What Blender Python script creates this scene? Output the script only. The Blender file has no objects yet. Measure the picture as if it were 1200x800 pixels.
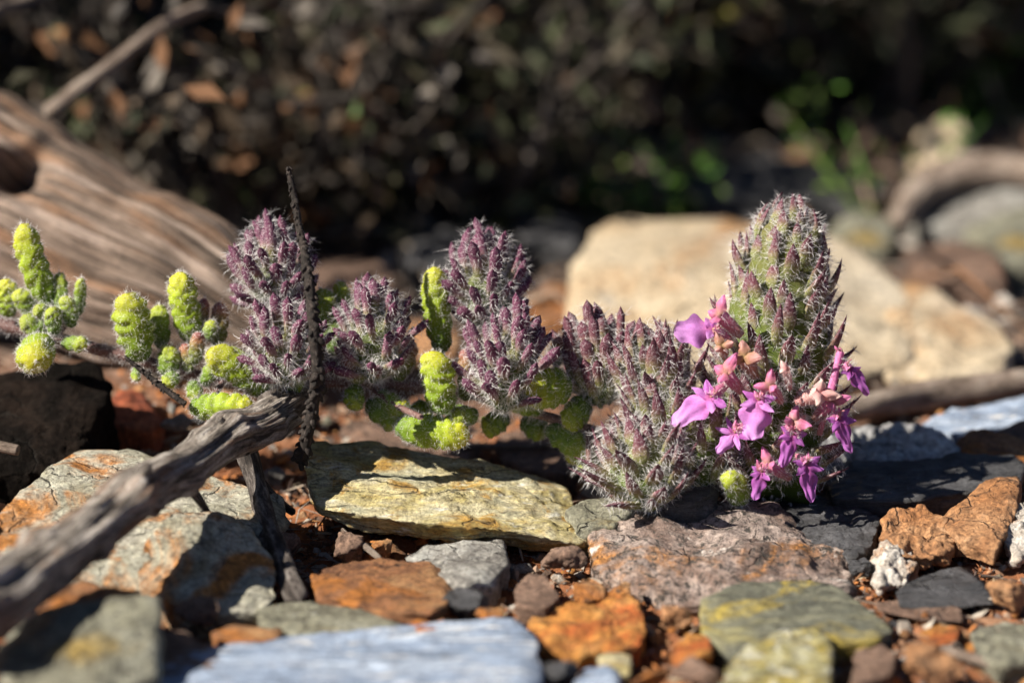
import bpy, bmesh, math, random
import numpy as np
from mathutils import Vector, Matrix

# ------------------------------------------------------------------ camera, sky, sun (1 unit = 1 cm)
S = bpy.context.scene
COL = S.collection
S.unit_settings.system = 'METRIC'
S.unit_settings.scale_length = 0.01
DIST, PITCH = 65.0, math.radians(16)
SP, CP = math.sin(PITCH), math.cos(PITCH)
FWD = np.array([0, CP, -SP]); UP = np.array([0, SP, CP]); RIGHT = np.array([1., 0, 0])
CAM = np.array([0, -DIST * CP, 3.204 + DIST * SP])
cd = bpy.data.cameras.new('camera'); cam = bpy.data.objects.new('camera', cd); COL.objects.link(cam)
cam.location = CAM; cam.rotation_euler = (math.pi / 2 - PITCH, 0, 0)
cd.sensor_width = 36; cd.lens = 117; cd.clip_start = 1; cd.clip_end = 20000
cd.dof.use_dof = True; cd.dof.focus_distance = DIST - 1.0; cd.dof.aperture_fstop = 0.0585 / 0.78; cd.dof.aperture_blades = 9
S.camera = cam
S.view_settings.view_transform = 'Standard'; S.view_settings.look = 'None'
S.view_settings.exposure = 1.22; S.view_settings.gamma = 1.0
SUN_FROM = np.array([-0.79, -0.345, 0.73]); SUN_FROM /= np.linalg.norm(SUN_FROM)
elev = math.asin(SUN_FROM[2]); azim = math.atan2(SUN_FROM[0], SUN_FROM[1])
w = bpy.data.worlds.new('World'); S.world = w; w.use_nodes = True
nt = w.node_tree; bg = nt.nodes['Background']
sk = nt.nodes.new('ShaderNodeTexSky'); sk.sky_type = 'NISHITA'; sk.sun_disc = False
sk.air_density = .4; sk.dust_density = .2; sk.sun_elevation = elev; sk.sun_rotation = azim
nt.links.new(sk.outputs[0], bg.inputs[0]); bg.inputs[1].default_value = 0.05
sl = bpy.data.lights.new('sun', 'SUN'); so = bpy.data.objects.new('sun', sl); COL.objects.link(so)
sl.energy = 5.0; sl.angle = math.radians(0.5); sl.color = (1.0, 0.93, 0.82)
so.rotation_euler = Vector(-SUN_FROM).to_track_quat('-Z', 'Y').to_euler(); so.location = (-60, -20, 60)
S.cycles.max_bounces = 6; S.cycles.transparent_max_bounces = 8

rng = np.random.default_rng(7); random.seed(7)

def W(px, py, d=0.0):
    """point seen at photo pixel (px, py), d cm behind the plane of focus"""
    k = (DIST + d) / DIST / 60.0
    return CAM + FWD * (DIST + d) + RIGHT * ((px - 600) * k) + UP * (-(py - 400) * k)
def GP(px, py, z=0.0):
    r = W(px, py) - CAM
    return CAM + r * ((z - CAM[2]) / r[2])

# ------------------------------------------------------------------ noise
_perm = np.random.default_rng(11).permutation(256); _perm = np.concatenate([_perm] * 3)
_grad = np.random.default_rng(12).normal(size=(256, 3)); _grad /= np.linalg.norm(_grad, axis=1)[:, None]
def pn(p):
    p = np.asarray(p, float); i = np.floor(p).astype(int); f = p - i; u = f * f * f * (f * (f * 6 - 15) + 10)
    i &= 255; out = 0
    for dx in (0, 1):
        for dy in (0, 1):
            for dz in (0, 1):
                h = _perm[_perm[_perm[(i[:, 0] + dx) & 255] + ((i[:, 1] + dy) & 255)] + ((i[:, 2] + dz) & 255)]
                g = _grad[h]; q = f - np.array([dx, dy, dz])
                wt = (u[:, 0] if dx else 1 - u[:, 0]) * (u[:, 1] if dy else 1 - u[:, 1]) * (u[:, 2] if dz else 1 - u[:, 2])
                out = out + wt * (g * q).sum(1)
    return out * 1.6
def fbm(p, o=5, gain=0.5):
    s, a, p = 0, 1.0, np.asarray(p, float)
    for k in range(o):
        s = s + a * pn(p + 17.3 * k); a *= gain; p = p * 2.03
    return s
def ridge(p, o=4):
    s, a, p = 0, 1.0, np.asarray(p, float)
    for k in range(o):
        s = s + a * (1 - 2 * np.abs(pn(p + 9.1 * k))); a *= .5; p = p * 2.1
    return s

# ------------------------------------------------------------------ mesh helpers
def mesh(name, V, F, mat, uv=None, smooth=True):
    V = np.asarray(V, np.float32); F = np.asarray(F, np.int32); me = bpy.data.meshes.new(name)
    k = F.shape[1]; n = len(F)
    me.vertices.add(len(V)); me.vertices.foreach_set('co', V.ravel())
    me.loops.add(n * k); me.loops.foreach_set('vertex_index', F.ravel())
    me.polygons.add(n); me.polygons.foreach_set('loop_start', np.arange(0, n * k, k, dtype=np.int32))
    try: me.polygons.foreach_set('loop_total', np.full(n, k, np.int32))
    except Exception: pass
    me.polygons.foreach_set('use_smooth', np.full(n, smooth, bool))
    if uv is not None:
        l = me.uv_layers.new(name='UVMap'); l.data.foreach_set('uv', np.asarray(uv, np.float32)[F.ravel()].ravel())
    me.materials.append(mat); me.update(); me.validate(); return me
def wpos(o):
    p = np.array(o.location)
    return p + wpos(o.parent) if o.parent else p
def obj(name, me, at=(0, 0, 0), parent=None, label=None, cat=None, group=None, kind=None, rot=None, scale=None):
    o = bpy.data.objects.new(name, me); COL.objects.link(o)
    at = np.asarray(at, float)
    if parent: o.parent = parent; at = at - wpos(parent)
    o.location = at
    if rot is not None: o.rotation_euler = Matrix(rot).to_euler() if not hasattr(rot, 'to_matrix') else rot
    if scale is not None: o.scale = scale if hasattr(scale, '__len__') else (scale,) * 3
    if label: o['label'] = label
    if cat: o['category'] = cat
    if group: o['group'] = group
    if kind: o['kind'] = kind
    return o
_ico = {}
def ico(s):
    if s not in _ico:
        b = bmesh.new(); bmesh.ops.create_icosphere(b, subdivisions=s, radius=1)
        _ico[s] = (np.array([v.co[:] for v in b.verts]), np.array([[v.index for v in f.verts] for f in b.faces])); b.free()
    return _ico[s]
def smooth_path(P, n):
    P = np.asarray(P, float); m = len(P)
    Q = np.vstack([2 * P[0] - P[1], P, 2 * P[-1] - P[-2]]); t = np.linspace(0, m - 1 - 1e-6, n)
    i = t.astype(int); f = (t - i)[:, None]
    a, b, c, d = Q[i], Q[i + 1], Q[i + 2], Q[i + 3]
    return .5 * (2 * b + (c - a) * f + (2 * a - 5 * b + 4 * c - d) * f ** 2 + (3 * b - a - 3 * c + d) * f ** 3)
def frames(P):
    T = np.gradient(P, axis=0); T /= np.linalg.norm(T, axis=1)[:, None] + 1e-12
    N = np.zeros_like(T); r = np.array([0, 0, 1.]) if abs(T[0][2]) < .9 else np.array([1., 0, 0])
    n = r - T[0] * r.dot(T[0]); n /= np.linalg.norm(n)
    for k in range(len(P)):
        n = n - T[k] * n.dot(T[k]); n /= np.linalg.norm(n); N[k] = n
    return T, N, np.cross(T, N)
def grid_faces(nu, nv, off=0):
    i, j = np.meshgrid(np.arange(nu - 1), np.arange(nv), indexing='ij'); i = i.ravel(); j = j.ravel(); j2 = (j + 1) % nv
    return np.stack([i * nv + j, i * nv + j2, (i + 1) * nv + j2, (i + 1) * nv + j], 1) + off
def tube(P, R, nu, nv, disp=None, close=True):
    """swept tube; disp(length, angle) gives a radius factor array"""
    P = smooth_path(P, nu); R = np.interp(np.linspace(0, 1, nu), np.linspace(0, 1, len(R)), R)
    L = np.concatenate([[0], np.cumsum(np.linalg.norm(np.diff(P, axis=0), axis=1))])
    T, N, B = frames(P); a = np.pi + np.linspace(0, 2 * np.pi, nv, endpoint=False)
    LL, AA = np.meshgrid(L, a, indexing='ij'); f = np.ones_like(LL) if disp is None else disp(LL, AA)
    r = R[:, None] * f
    if close: r[0] *= .02; r[-1] *= .02
    V = P[:, None, :] + r[..., None] * (np.cos(AA)[..., None] * N[:, None] + np.sin(AA)[..., None] * B[:, None])
    uv = np.stack([LL.ravel(), AA.ravel() / (2 * np.pi)], 1)
    return V.reshape(-1, 3), grid_faces(nu, nv), uv
def join(parts):
    V, F, U, o = [], [], [], 0
    for p in parts:
        V.append(p[0]); F.append(np.asarray(p[1]) + o); o += len(p[0])
        if len(p) > 2: U.append(p[2])
    return np.vstack(V), np.vstack(F), (np.vstack(U) if U else None)
def basis(z, hint):
    z = np.asarray(z, float); z = z / np.linalg.norm(z); x = np.cross(hint, z)
    if np.linalg.norm(x) < 1e-6: x = np.cross([1, .1, 0], z)
    x /= np.linalg.norm(x); return np.stack([x, np.cross(z, x), z], 1)

# ------------------------------------------------------------------ material helpers
class MT:
    def __init__(s, name):
        s.m = bpy.data.materials.new(name); s.m.use_nodes = True; s.t = s.m.node_tree
        s.b = s.t.nodes['Principled BSDF']; s.out = s.t.nodes['Material Output']
        s.tc = s.t.nodes.new('ShaderNodeTexCoord')
    def n(s, ty, **k):
        x = s.t.nodes.new(ty)
        for a, v in k.items(): setattr(x, a, v)
        return x
    def L(s, a, b): s.t.links.new(a, b)
    def mapping(s, scale=(1, 1, 1), rot=(0, 0, 0), src='Object', loc=(0, 0, 0)):
        x = s.n('ShaderNodeMapping'); x.inputs['Scale'].default_value = scale; x.inputs['Rotation'].default_value = rot
        x.inputs['Location'].default_value = loc; s.L(s.tc.outputs[src], x.inputs['Vector']); return x.outputs[0]
    def noise(s, vec, scale, detail=6, rough=.6, dist=0):
        x = s.n('ShaderNodeTexNoise'); s.L(vec, x.inputs['Vector'])
        for k, v in (('Scale', scale), ('Detail', detail), ('Roughness', rough), ('Distortion', dist)): x.inputs[k].default_value = v
        return x.outputs[0]
    def vor(s, vec, scale, feature='F1', out=0):
        x = s.n('ShaderNodeTexVoronoi'); x.feature = feature; s.L(vec, x.inputs['Vector']); x.inputs['Scale'].default_value = scale
        return x.outputs[out]
    def ramp(s, fac, stops):
        x = s.n('ShaderNodeValToRGB'); e = x.color_ramp.elements
        while len(e) < len(stops): e.new(.5)
        for el, (p, c) in zip(e, stops): el.position = p; el.color = (*c, 1) if len(c) == 3 else c
        s.L(fac, x.inputs[0]); return x.outputs[0]
    def step(s, fac, lo, hi):
        x = s.n('ShaderNodeMapRange'); x.interpolation_type = 'SMOOTHSTEP'; s.L(fac, x.inputs[0])
        x.inputs[1].default_value = lo; x.inputs[2].default_value = hi; return x.outputs[0]
    def mix(s, fac, a, b, blend='MIX'):
        x = s.n('ShaderNodeMix', data_type='RGBA', blend_type=blend)
        for i, v in ((0, fac), (6, a), (7, b)):
            if isinstance(v, (int, float)): x.inputs[i].default_value = v
            elif isinstance(v, tuple): x.inputs[i].default_value = (*v, 1)
            else: s.L(v, x.inputs[i])
        return x.outputs[2]
    def mul(s, a, k):
        x = s.n('ShaderNodeMath', operation='MULTIPLY'); s.L(a, x.inputs[0])
        if isinstance(k, (int, float)): x.inputs[1].default_value = k
        else: s.L(k, x.inputs[1])
        return x.outputs[0]
    def add(s, a, b):
        x = s.n('ShaderNodeMath', operation='ADD'); s.L(a, x.inputs[0]); s.L(b, x.inputs[1]); return x.outputs[0]
    def bump(s, h, strength=.5, dist=.05):
        x = s.n('ShaderNodeBump'); x.inputs['Strength'].default_value = strength; x.inputs['Distance'].default_value = dist
        s.L(h, x.inputs['Height']); s.L(x.outputs[0], s.b.inputs['Normal']); return x
    def fin(s, col, rough=.8, spec=.3):
        if isinstance(col, tuple): s.b.inputs['Base Color'].default_value = (*col, 1)
        else: s.L(col, s.b.inputs['Base Color'])
        if isinstance(rough, (int, float)): s.b.inputs['Roughness'].default_value = rough
        else: s.L(rough, s.b.inputs['Roughness'])
        s.b.inputs['Specular IOR Level'].default_value = spec; return s.m

def rock_mat(name, cols, scale=.5, band=(1, 1, 1), rot=(0, 0, 0), rust=None, rust_amt=.5, rust_scale=.6, spec_col=(.05, .045, .04), spec_amt=.35,
             light=None, light_amt=.3, bump=.7, rough=.75, spec=.35, seed=0.):
    m = MT(name); v = m.mapping((1, 1, 1), loc=(seed, seed * .7, -seed)); vb = m.mapping(band, rot, loc=(seed * .3, seed, 0))
    a = m.noise(vb, scale, 8, .62, .6); n = len(cols)
    c = m.ramp(a, [(.32 + .36 * i / max(n - 1, 1), k) for i, k in enumerate(cols)])
    big = m.noise(v, rust_scale, 7, .65, .8)
    if rust: c = m.mix(m.step(big, 1 - rust_amt - .06, 1 - rust_amt + .08), c, m.ramp(m.noise(v, 2.5, 6, .7), [(.35, tuple(x * .55 for x in rust)), (.6, rust), (.75, tuple(min(1, x * 1.25 + .03) for x in rust))]))
    if light:
        lb = m.noise(m.mapping(band, rot, loc=(5 + seed, 3, 1)), scale * 2.3, 7, .65, .5)
        c = m.mix(m.step(lb, 1 - light_amt - .07, 1 - light_amt + .05), c, light)
    fine = m.noise(vb, 5.5, 8, .75); grain = m.noise(v, 13, 5, .75)
    c = m.mix(m.step(m.noise(v, 5.5, 7, .75), .66 - .25 * spec_amt, .72 - .18 * spec_amt), c, spec_col)
    c = m.mix(.8, c, m.ramp(grain, [(.36, (.28, .25, .23)), (.46, (.9, .88, .86)), (.56, (1.08, 1.08, 1.06)), (.64, (1.6, 1.56, 1.46))]), 'MULTIPLY')
    c = m.mix(.7, c, m.ramp(fine, [(.36, (.36, .33, .31)), (.5, (1, 1, 1)), (.64, (1.5, 1.48, 1.42))]), 'MULTIPLY')
    nz = m.n('ShaderNodeTexNoise'); m.L(vb, nz.inputs['Vector']); nz.inputs['Scale'].default_value = 2.2; nz.inputs['Detail'].default_value = 5
    dv = m.n('ShaderNodeVectorMath', operation='MULTIPLY_ADD'); m.L(nz.outputs['Color'], dv.inputs[0]); dv.inputs[1].default_value = (.7, .7, .7); m.L(vb, dv.inputs[2])
    ck = m.mul(m.step(m.vor(dv.outputs[0], .75, 'DISTANCE_TO_EDGE'), .035, .0), m.step(m.noise(v, 1.3, 3, .6), .42, .56))
    c = m.mix(m.mul(ck, .5), c, tuple(x * .5 for x in spec_col))
    h = m.add(m.add(m.mul(fine, 1.0), m.mul(grain, .6)), m.mul(ck, -.9)); m.bump(h, min(1, bump * 1.3), .13)
    return m.fin(c, rough, spec)

# ------------------------------------------------------------------ rocks
def rock_shape(pts, sub=5, p=16, amp=.05, freq=1.2, strata=0., sax=(0, .3, 1), sth=.25, seed=0., chip=.0, grow=1.03, cuts=5):
    p = p * 2.4; pts = np.asarray(pts, float); b = bmesh.new()
    for q in pts: b.verts.new(q)
    r = bmesh.ops.convex_hull(b, input=b.verts)
    hv = np.array([v.co[:] for v in b.verts if v.link_faces]); c = hv.mean(0)
    nn, dd = [], []
    for f in b.faces:
        if f.calc_area() < 1e-6: continue
        n = np.array(f.normal[:]); q = np.array(f.verts[0].co[:]) - c; d = n.dot(q)
        if d < 0: n, d = -n, -d
        d = max(d, .02)
        if any(n.dot(a) > .985 and abs(d - e) < .1 for a, e in zip(nn, dd)): continue
        nn.append(n); dd.append(d)
    b.free(); r0 = np.random.default_rng(int(seed * 10) + 3)
    for q in range(cuts):
        n = r0.normal(size=3); n /= np.linalg.norm(n); nn.append(n); dd.append(((hv - c) @ n).max() * r0.uniform(.91, .99))
    nn = np.array(nn); dd = np.array(dd)
    s = (hv.max(0) - hv.min(0)) / 2; s = np.maximum(s, .08)
    U, F = ico(sub); D = U * s
    g = np.maximum(D @ nn.T, 0) / dd; v = (g ** p).sum(1) ** (1 / p)
    wgt = (g / v[:, None]) ** (p - 1) / dd; N = wgt @ nn; N /= np.linalg.norm(N, axis=1)[:, None]
    P = np.clip(D / v[:, None] * grow, (hv.min(0) - c) * 1.03, (hv.max(0) - c) * 1.03); size = float(np.min(s)) ; o = seed * 3.7
    h = amp * fbm((P + c * .13 + o) * freq, 6, .55) + min(amp, .08) * .35 * fbm((P + o) * freq * 3.6, 3, .6)
    fc = P * freq * .55 + o; h = h + amp * .9 * (np.abs(pn(fc)) + .6 * np.abs(pn(fc * 1.9 + 5)) - .4)   # broken facets with creases
    if chip: h = h - chip * np.maximum(0, fbm((P + o + 3) * freq * .45, 3) - .12)
    if strata:
        ax = np.asarray(sax, float); ax /= np.linalg.norm(ax); hh = P @ ax
        lat = P - hh[:, None] * ax
        q = lat * .35 + ax * (hh / sth)[:, None] + o + .25 * fbm(P * .8 + o, 3)[:, None] * ax
        h = h + strata * (np.round(pn(q) * 3) / 3 * .6 + pn(q * 2.3) * .4) * (1 - .6 * np.abs(N @ ax))
    P = P + N * h[:, None]
    return c, P, F
ROCKS = {}
def rock(name, label, pts, mat, skirt=None, cat='stone', group=None, world=False, parent=None, **k):
    P = np.array([W(*q) for q in pts]) if not world else np.array(pts)
    if skirt is not None:
        skirt = skirt - .4
        m = P.mean(0); Q = P.copy(); Q[:, :2] = m[:2] + (Q[:, :2] - m[:2]) * .93; Q[:, 2] = skirt; P = np.vstack([P, Q[Q[:, 2] < P[:, 2]]])
    c, V, F = rock_shape(P, **k)
    o = obj(name, mesh(name, V, F, mat), c, label=label, cat=cat, group=group); ROCKS[label] = (c, V); return o
# ------------------------------------------------------------------ ground
def gh(x, y):
    x = np.atleast_1d(np.asarray(x, float)); y = np.atleast_1d(np.asarray(y, float))
    p = np.stack([x, y, np.zeros_like(x)], 1)
    near = np.exp(-((x / 30) ** 2 + (y / 30) ** 2))
    z = -.25 - .34 / (1 + np.exp((y + 1.5) * 2)) + .22 * pn(p * .23 + 2) + near * (.12 * fbm(p * .9 + 5, 3))
    z = z + 1.1 * np.exp(-(((x + 9) / 6) ** 2 + ((y - 7) / 5) ** 2)) - .5 * np.exp(-(((x + 2) / 3.5) ** 2 + ((y - 1.5) / 1.6) ** 2))
    z = z + .22 * np.exp(-(((x - 9) / 3.2) ** 2 + ((y + 1.6) / 2.0) ** 2))
    far = np.clip((y - 40) / 60, 0, 1)
    return z + far * 1.5 * pn(p * .05)
def axis_pts(lo, hi, step, far, n):
    c = np.arange(lo, hi + step / 2, step); g = np.geomspace(step, far, n)
    return np.concatenate([lo - g[::-1], c, hi + g])
gx = axis_pts(-12.5, 12.5, .085, 3000, 60); gy = axis_pts(-10, 9, .085, 3000, 75)
GX, GY = np.meshgrid(gx, gy, indexing='ij'); xf, yf = GX.ravel(), GY.ravel()
gz = gh(xf, yf); pp = np.stack([xf, yf, gz], 1)
nearw = np.clip(1.6 - np.maximum(np.abs(xf) / 12, np.abs(yf) / 10), 0, 1)
gz = gz + nearw * (.10 * fbm(pp * 2.2, 4, .6) + .05 * np.maximum(0, ridge(pp * 3.1 + 4, 3)))
nx, ny = len(gx), len(gy); i, j = np.meshgrid(np.arange(nx - 1), np.arange(ny - 1), indexing='ij'); i = i.ravel(); j = j.ravel()
GF = np.stack([i * ny + j, (i + 1) * ny + j, (i + 1) * ny + j + 1, i * ny + j + 1], 1)
m = MT('soil'); v = m.mapping()
c = m.ramp(m.noise(v, .5, 8, .65), [(.3, (.11, .045, .022)), (.5, (.26, .105, .048)), (.7, (.36, .17, .09))])
c = m.mix(m.step(m.noise(v, 4, 6, .7), .56, .66), c, (.36, .23, .15)); c = m.mix(m.step(m.noise(v, 7, 5, .7), .6, .68), c, (.05, .03, .022))
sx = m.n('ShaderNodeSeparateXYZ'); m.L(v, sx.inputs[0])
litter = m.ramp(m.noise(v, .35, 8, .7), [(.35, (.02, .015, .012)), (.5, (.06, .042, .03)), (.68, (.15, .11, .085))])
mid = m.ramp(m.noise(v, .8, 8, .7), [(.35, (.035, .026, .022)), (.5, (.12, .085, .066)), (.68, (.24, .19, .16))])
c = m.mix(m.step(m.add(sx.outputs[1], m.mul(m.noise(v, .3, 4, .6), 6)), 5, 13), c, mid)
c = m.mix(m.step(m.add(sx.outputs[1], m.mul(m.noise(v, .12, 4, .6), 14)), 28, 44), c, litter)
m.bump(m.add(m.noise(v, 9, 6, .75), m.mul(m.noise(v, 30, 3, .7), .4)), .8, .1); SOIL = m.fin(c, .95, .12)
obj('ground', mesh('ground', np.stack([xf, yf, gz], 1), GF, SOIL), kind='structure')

# ------------------------------------------------------------------ rock materials
R_yellow = rock_mat('schist_yellow', [(.22, .17, .06), (.42, .35, .14), (.52, .47, .30), (.34, .34, .24)], 1.1, (.45, 1, 2.6), (.15, -.2, 0), rust=(.46, .27, .06), rust_amt=.44, rust_scale=1.1, light=(.58, .57, .50), light_amt=.36, spec_amt=.05, seed=3)
R_quartz = rock_mat('quartz_pinkish', [(.05, .038, .034), (.20, .135, .11), (.36, .29, .26), (.13, .10, .09)], .55, rust=(.46, .20, .05), rust_amt=.43, light=(.64, .58, .54), light_amt=.35, spec_amt=.6, rust_scale=.55, seed=1)
R_pale = rock_mat('schist_pale', [(.24, .22, .15), (.38, .37, .30), (.47, .45, .38)], .8, rust=(.46, .19, .045), rust_amt=.47, light=(.52, .5, .44), light_amt=.3, spec_amt=.1, rust_scale=.55, seed=7.4)
R_green = rock_mat('schist_green', [(.06, .065, .055), (.13, .13, .095), (.26, .24, .11)], .8, (.5, 1, 1), (0, 0, .6), rust=(.38, .29, .05), rust_amt=.46, light=(.34, .34, .28), light_amt=.25, spec_amt=.05, bump=.4, seed=2.2)
R_slab = rock_mat('slate_sky_blue', [(.10, .14, .21), (.22, .28, .39), (.36, .42, .52)], .9, (.4, 2.4, 2.4), (0, 0, .1), light=(.62, .61, .60), light_amt=.38, rust=(.36, .25, .12), rust_amt=.26, spec_amt=.1, bump=.4, seed=5)  # slate with the blue of reflected sky mixed into its base colour
R_rust = rock_mat('ironstone_rust', [(.09, .04, .022), (.24, .105, .045), (.36, .20, .09)], .8, (.6, 1, 1.6), rust=(.42, .155, .03), rust_amt=.46, spec_amt=.3, light=(.40, .31, .2), light_amt=.2, seed=4)
R_orange = rock_mat('ochre_orange', [(.30, .11, .025), (.48, .21, .045), (.52, .29, .10)], .8, rust=(.48, .12, .025), rust_amt=.45, light=(.54, .42, .26), light_amt=.28, spec_amt=.1, seed=6)
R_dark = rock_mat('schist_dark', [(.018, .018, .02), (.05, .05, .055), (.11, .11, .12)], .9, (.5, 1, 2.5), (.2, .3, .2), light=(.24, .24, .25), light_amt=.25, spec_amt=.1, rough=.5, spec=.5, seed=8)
R_shade = rock_mat('rock_dark_shade', [(.004, .0035, .003), (.009, .007, .006), (.02, .014, .011)], .8, light=(.03, .026, .022), light_amt=.1, rough=1., spec=.05, spec_amt=.1, seed=9)  # dark rock, blackened further so the colour carries deep shade
R_grey = rock_mat('granite_grey', [(.14, .13, .12), (.29, .28, .26), (.42, .42, .40)], 1.2, light=(.58, .58, .57), light_amt=.3, spec_amt=.4, rust=(.34, .18, .06), rust_amt=.3, seed=10)
R_tan = rock_mat('sandstone_tan', [(.46, .34, .21), (.60, .50, .36), (.66, .58, .46)], .25, rust=(.52, .29, .13), rust_amt=.42, rust_scale=.16, spec_amt=.05, light=(.58, .57, .54), light_amt=.34, bump=.9, seed=11)
R_clay = rock_mat('clay_tan', [(.25, .115, .05), (.40, .21, .10), (.50, .31, .18)], .9, rust=(.40, .18, .07), rust_amt=.4, spec_amt=.12, light=(.50, .38, .27), light_amt=.25, seed=12)
R_white = rock_mat('quartz_white', [(.36, .28, .22), (.52, .46, .40), (.60, .57, .53)], 1.2, rust=(.42, .2, .08), rust_amt=.36, spec_amt=.15, seed=13)
R_mgrey = rock_mat('stone_moss_grey', [(.12, .115, .085), (.22, .215, .16), (.33, .33, .27)], .8, light=(.45, .46, .42), light_amt=.32, rust=(.34, .24, .07), rust_amt=.34, spec_amt=.2, seed=14)
R_brown = rock_mat('stone_brown', [(.09, .055, .04), (.20, .125, .09), (.32, .22, .17)], .7, rust=(.34, .14, .06), rust_amt=.36, light=(.40, .33, .28), light_amt=.24, spec_amt=.2, seed=15)

# ------------------------------------------------------------------ stones in the picture, front ones first
rock('stone', 'long yellow-green schist stone lying in the middle in front of the plant', [
    (360, 516, .6), (410, 513, 1.0), (450, 530, 1.0), (498, 545, 1.0), (538, 544, 1.0), (578, 550, 1.0), (634, 560, .9), (660, 570, .7), (690, 630, -1.2), (682, 638, -1.5),
    (362, 568, -.9), (378, 594, -1.5), (470, 610, -2.0), (586, 620, -2.1), (634, 630, -2.0), (382, 604, -1.1), (450, 624, -1.2), (510, 633, -1.5), (586, 632, -1.5), (646, 638, -1.6),
    (380, 590, 1.6), (520, 600, 1.8), (650, 620, 1.4)], R_yellow, sub=6, p=22, amp=.07, freq=1.3, strata=.10, sax=(.12, -.5, 1), sth=.22, seed=1, chip=.16, cuts=0)
rock('stone', 'pinkish grey quartz stone with white and rusty patches below the flowers', [
    (694, 612, -1.2), (720, 602, -.8), (790, 596, -.6), (850, 588, -.5), (905, 590, -.5), (940, 612, -.8), (985, 640, -1.4), (1006, 690, -2.6),
    (696, 660, -2.4), (740, 690, -3.2), (780, 712, -3.9), (900, 708, -3.9), (990, 704, -3.8), (720, 640, -2.2), (830, 650, -2.8), (930, 655, -2.8)], R_quartz, skirt=-.3, sub=6, p=20, amp=.13, freq=1.2, strata=.08, seed=2, chip=.2, cuts=3)
rock('stone', 'large pale stone with orange crust under the grey branch at the left', [
    (0, 600, -2.6), (40, 570, -1.6), (85, 532, .0), (150, 528, .2), (165, 545, .0), (330, 580, -.9), (335, 610, -1.6), (250, 625, -3.0), (215, 690, -4.4), (100, 690, -4.6), (10, 660, -4.0), (-10, 640, -3.6)],
    R_pale, skirt=-.35, sub=6, p=22, amp=.08, freq=1.3, strata=.1, sax=(.1, .2, 1), sth=.18, seed=3, chip=.14, cuts=2)
rock('stone', 'angular stone half in shade with a sunlit patch right of the grey branch', [
    (196, 604, -2.8), (275, 606, -2.7), (318, 655, -3.4), (322, 700, -4.5), (300, 716, -5.0), (225, 712, -5.2), (165, 690, -4.6), (160, 650, -3.8), (225, 640, -3.6), (262, 630, -3.4)],
    R_pale, skirt=-.3, sub=6, p=24, amp=.07, freq=1.3, strata=.06, sax=(.3, .2, 1), seed=4, chip=.12, cuts=2)
rock('stone', 'blurred grey-green stone in the bottom left corner in front of the branch', [
    (8, 740, -7.6), (60, 712, -7.2), (120, 702, -7.0), (185, 695, -7.2), (190, 720, -8.0), (182, 790, -9.2), (100, 812, -9.8), (10, 800, -9.4), (-10, 770, -8.6), (95, 742, -8.6), (170, 730, -8.4)],
    R_mgrey, skirt=-.5, sub=5, p=22, amp=.06, freq=1.3, seed=5, strata=.07, chip=.1, cuts=2)
rock('stone', 'broad blue-grey slate slab along the bottom edge of the photo', [
    (190, 780, -7.7), (250, 762, -7.0), (380, 742, -6.3), (520, 728, -5.7), (600, 724, -5.6), (625, 745, -6.6), (632, 800, -8.6), (600, 840, -10.4), (400, 850, -10.6), (200, 850, -10.6)],
    R_slab, skirt=-.4, sub=6, p=26, amp=.05, freq=1.1, strata=.09, sax=(0, .15, 1), sth=.12, seed=6, cuts=0)
rock('stone', 'rust brown wedge stone with a flat orange top left of centre', [
    (366, 672, -3.4), (400, 660, -3.0), (450, 655, -2.8), (505, 660, -3.0), (532, 684, -3.6), (535, 704, -4.6), (500, 726, -5.6), (455, 722, -5.5), (440, 704, -4.9), (375, 694, -4.5), (420, 690, -4.3)],
    R_rust, skirt=-.3, sub=6, p=26, amp=.06, freq=1.6, strata=.11, sax=(.2, .1, 1), sth=.12, seed=7, cuts=0)
rock('stone', 'thin grey-olive slate flake above the blue slab', [
    (300, 712, -4.9), (345, 704, -4.6), (420, 712, -5.0), (475, 734, -5.9), (430, 752, -6.6), (400, 756, -6.8), (335, 742, -6.1), (305, 728, -5.6)], R_mgrey, skirt=.05, sub=5, p=24, amp=.04, freq=1.4, strata=.04, sth=.12, seed=8)
rock('stone', 'small speckled light grey granite stone under the long yellow stone', [
    (478, 654, -2.4), (500, 640, -1.9), (545, 636, -1.8), (588, 632, -1.8), (597, 660, -2.8), (575, 680, -3.8), (545, 690, -4.2), (520, 676, -3.6), (540, 660, -2.9)], R_grey, skirt=-.2, sub=5, p=22, amp=.06, freq=1.8, seed=9)
rock('stone', 'bright orange ochre stone below centre', [
    (624, 728, -5.2), (640, 712, -4.6), (690, 708, -4.4), (715, 698, -4.0), (742, 702, -4.3), (760, 735, -5.6), (750, 756, -6.4), (710, 752, -6.4), (680, 766, -6.9), (626, 758, -6.5), (690, 735, -5.6)],
    R_orange, skirt=-.2, sub=6, p=16, amp=.13, freq=1.4, seed=10, chip=.1)
rock('stone', 'flat olive-grey slate leaning below the quartz stone', [
    (822, 702, -4.7), (870, 684, -3.9), (950, 680, -3.7), (985, 690, -4.0), (1045, 738, -5.6), (1020, 752, -6.3), (960, 757, -6.6), (870, 768, -7.0), (825, 740, -6.0)], R_green, skirt=-.3, sub=6, p=26, amp=.04, freq=1.2, strata=.09, sax=(.1, -.3, 1), sth=.12, seed=11, cuts=0)
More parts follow.
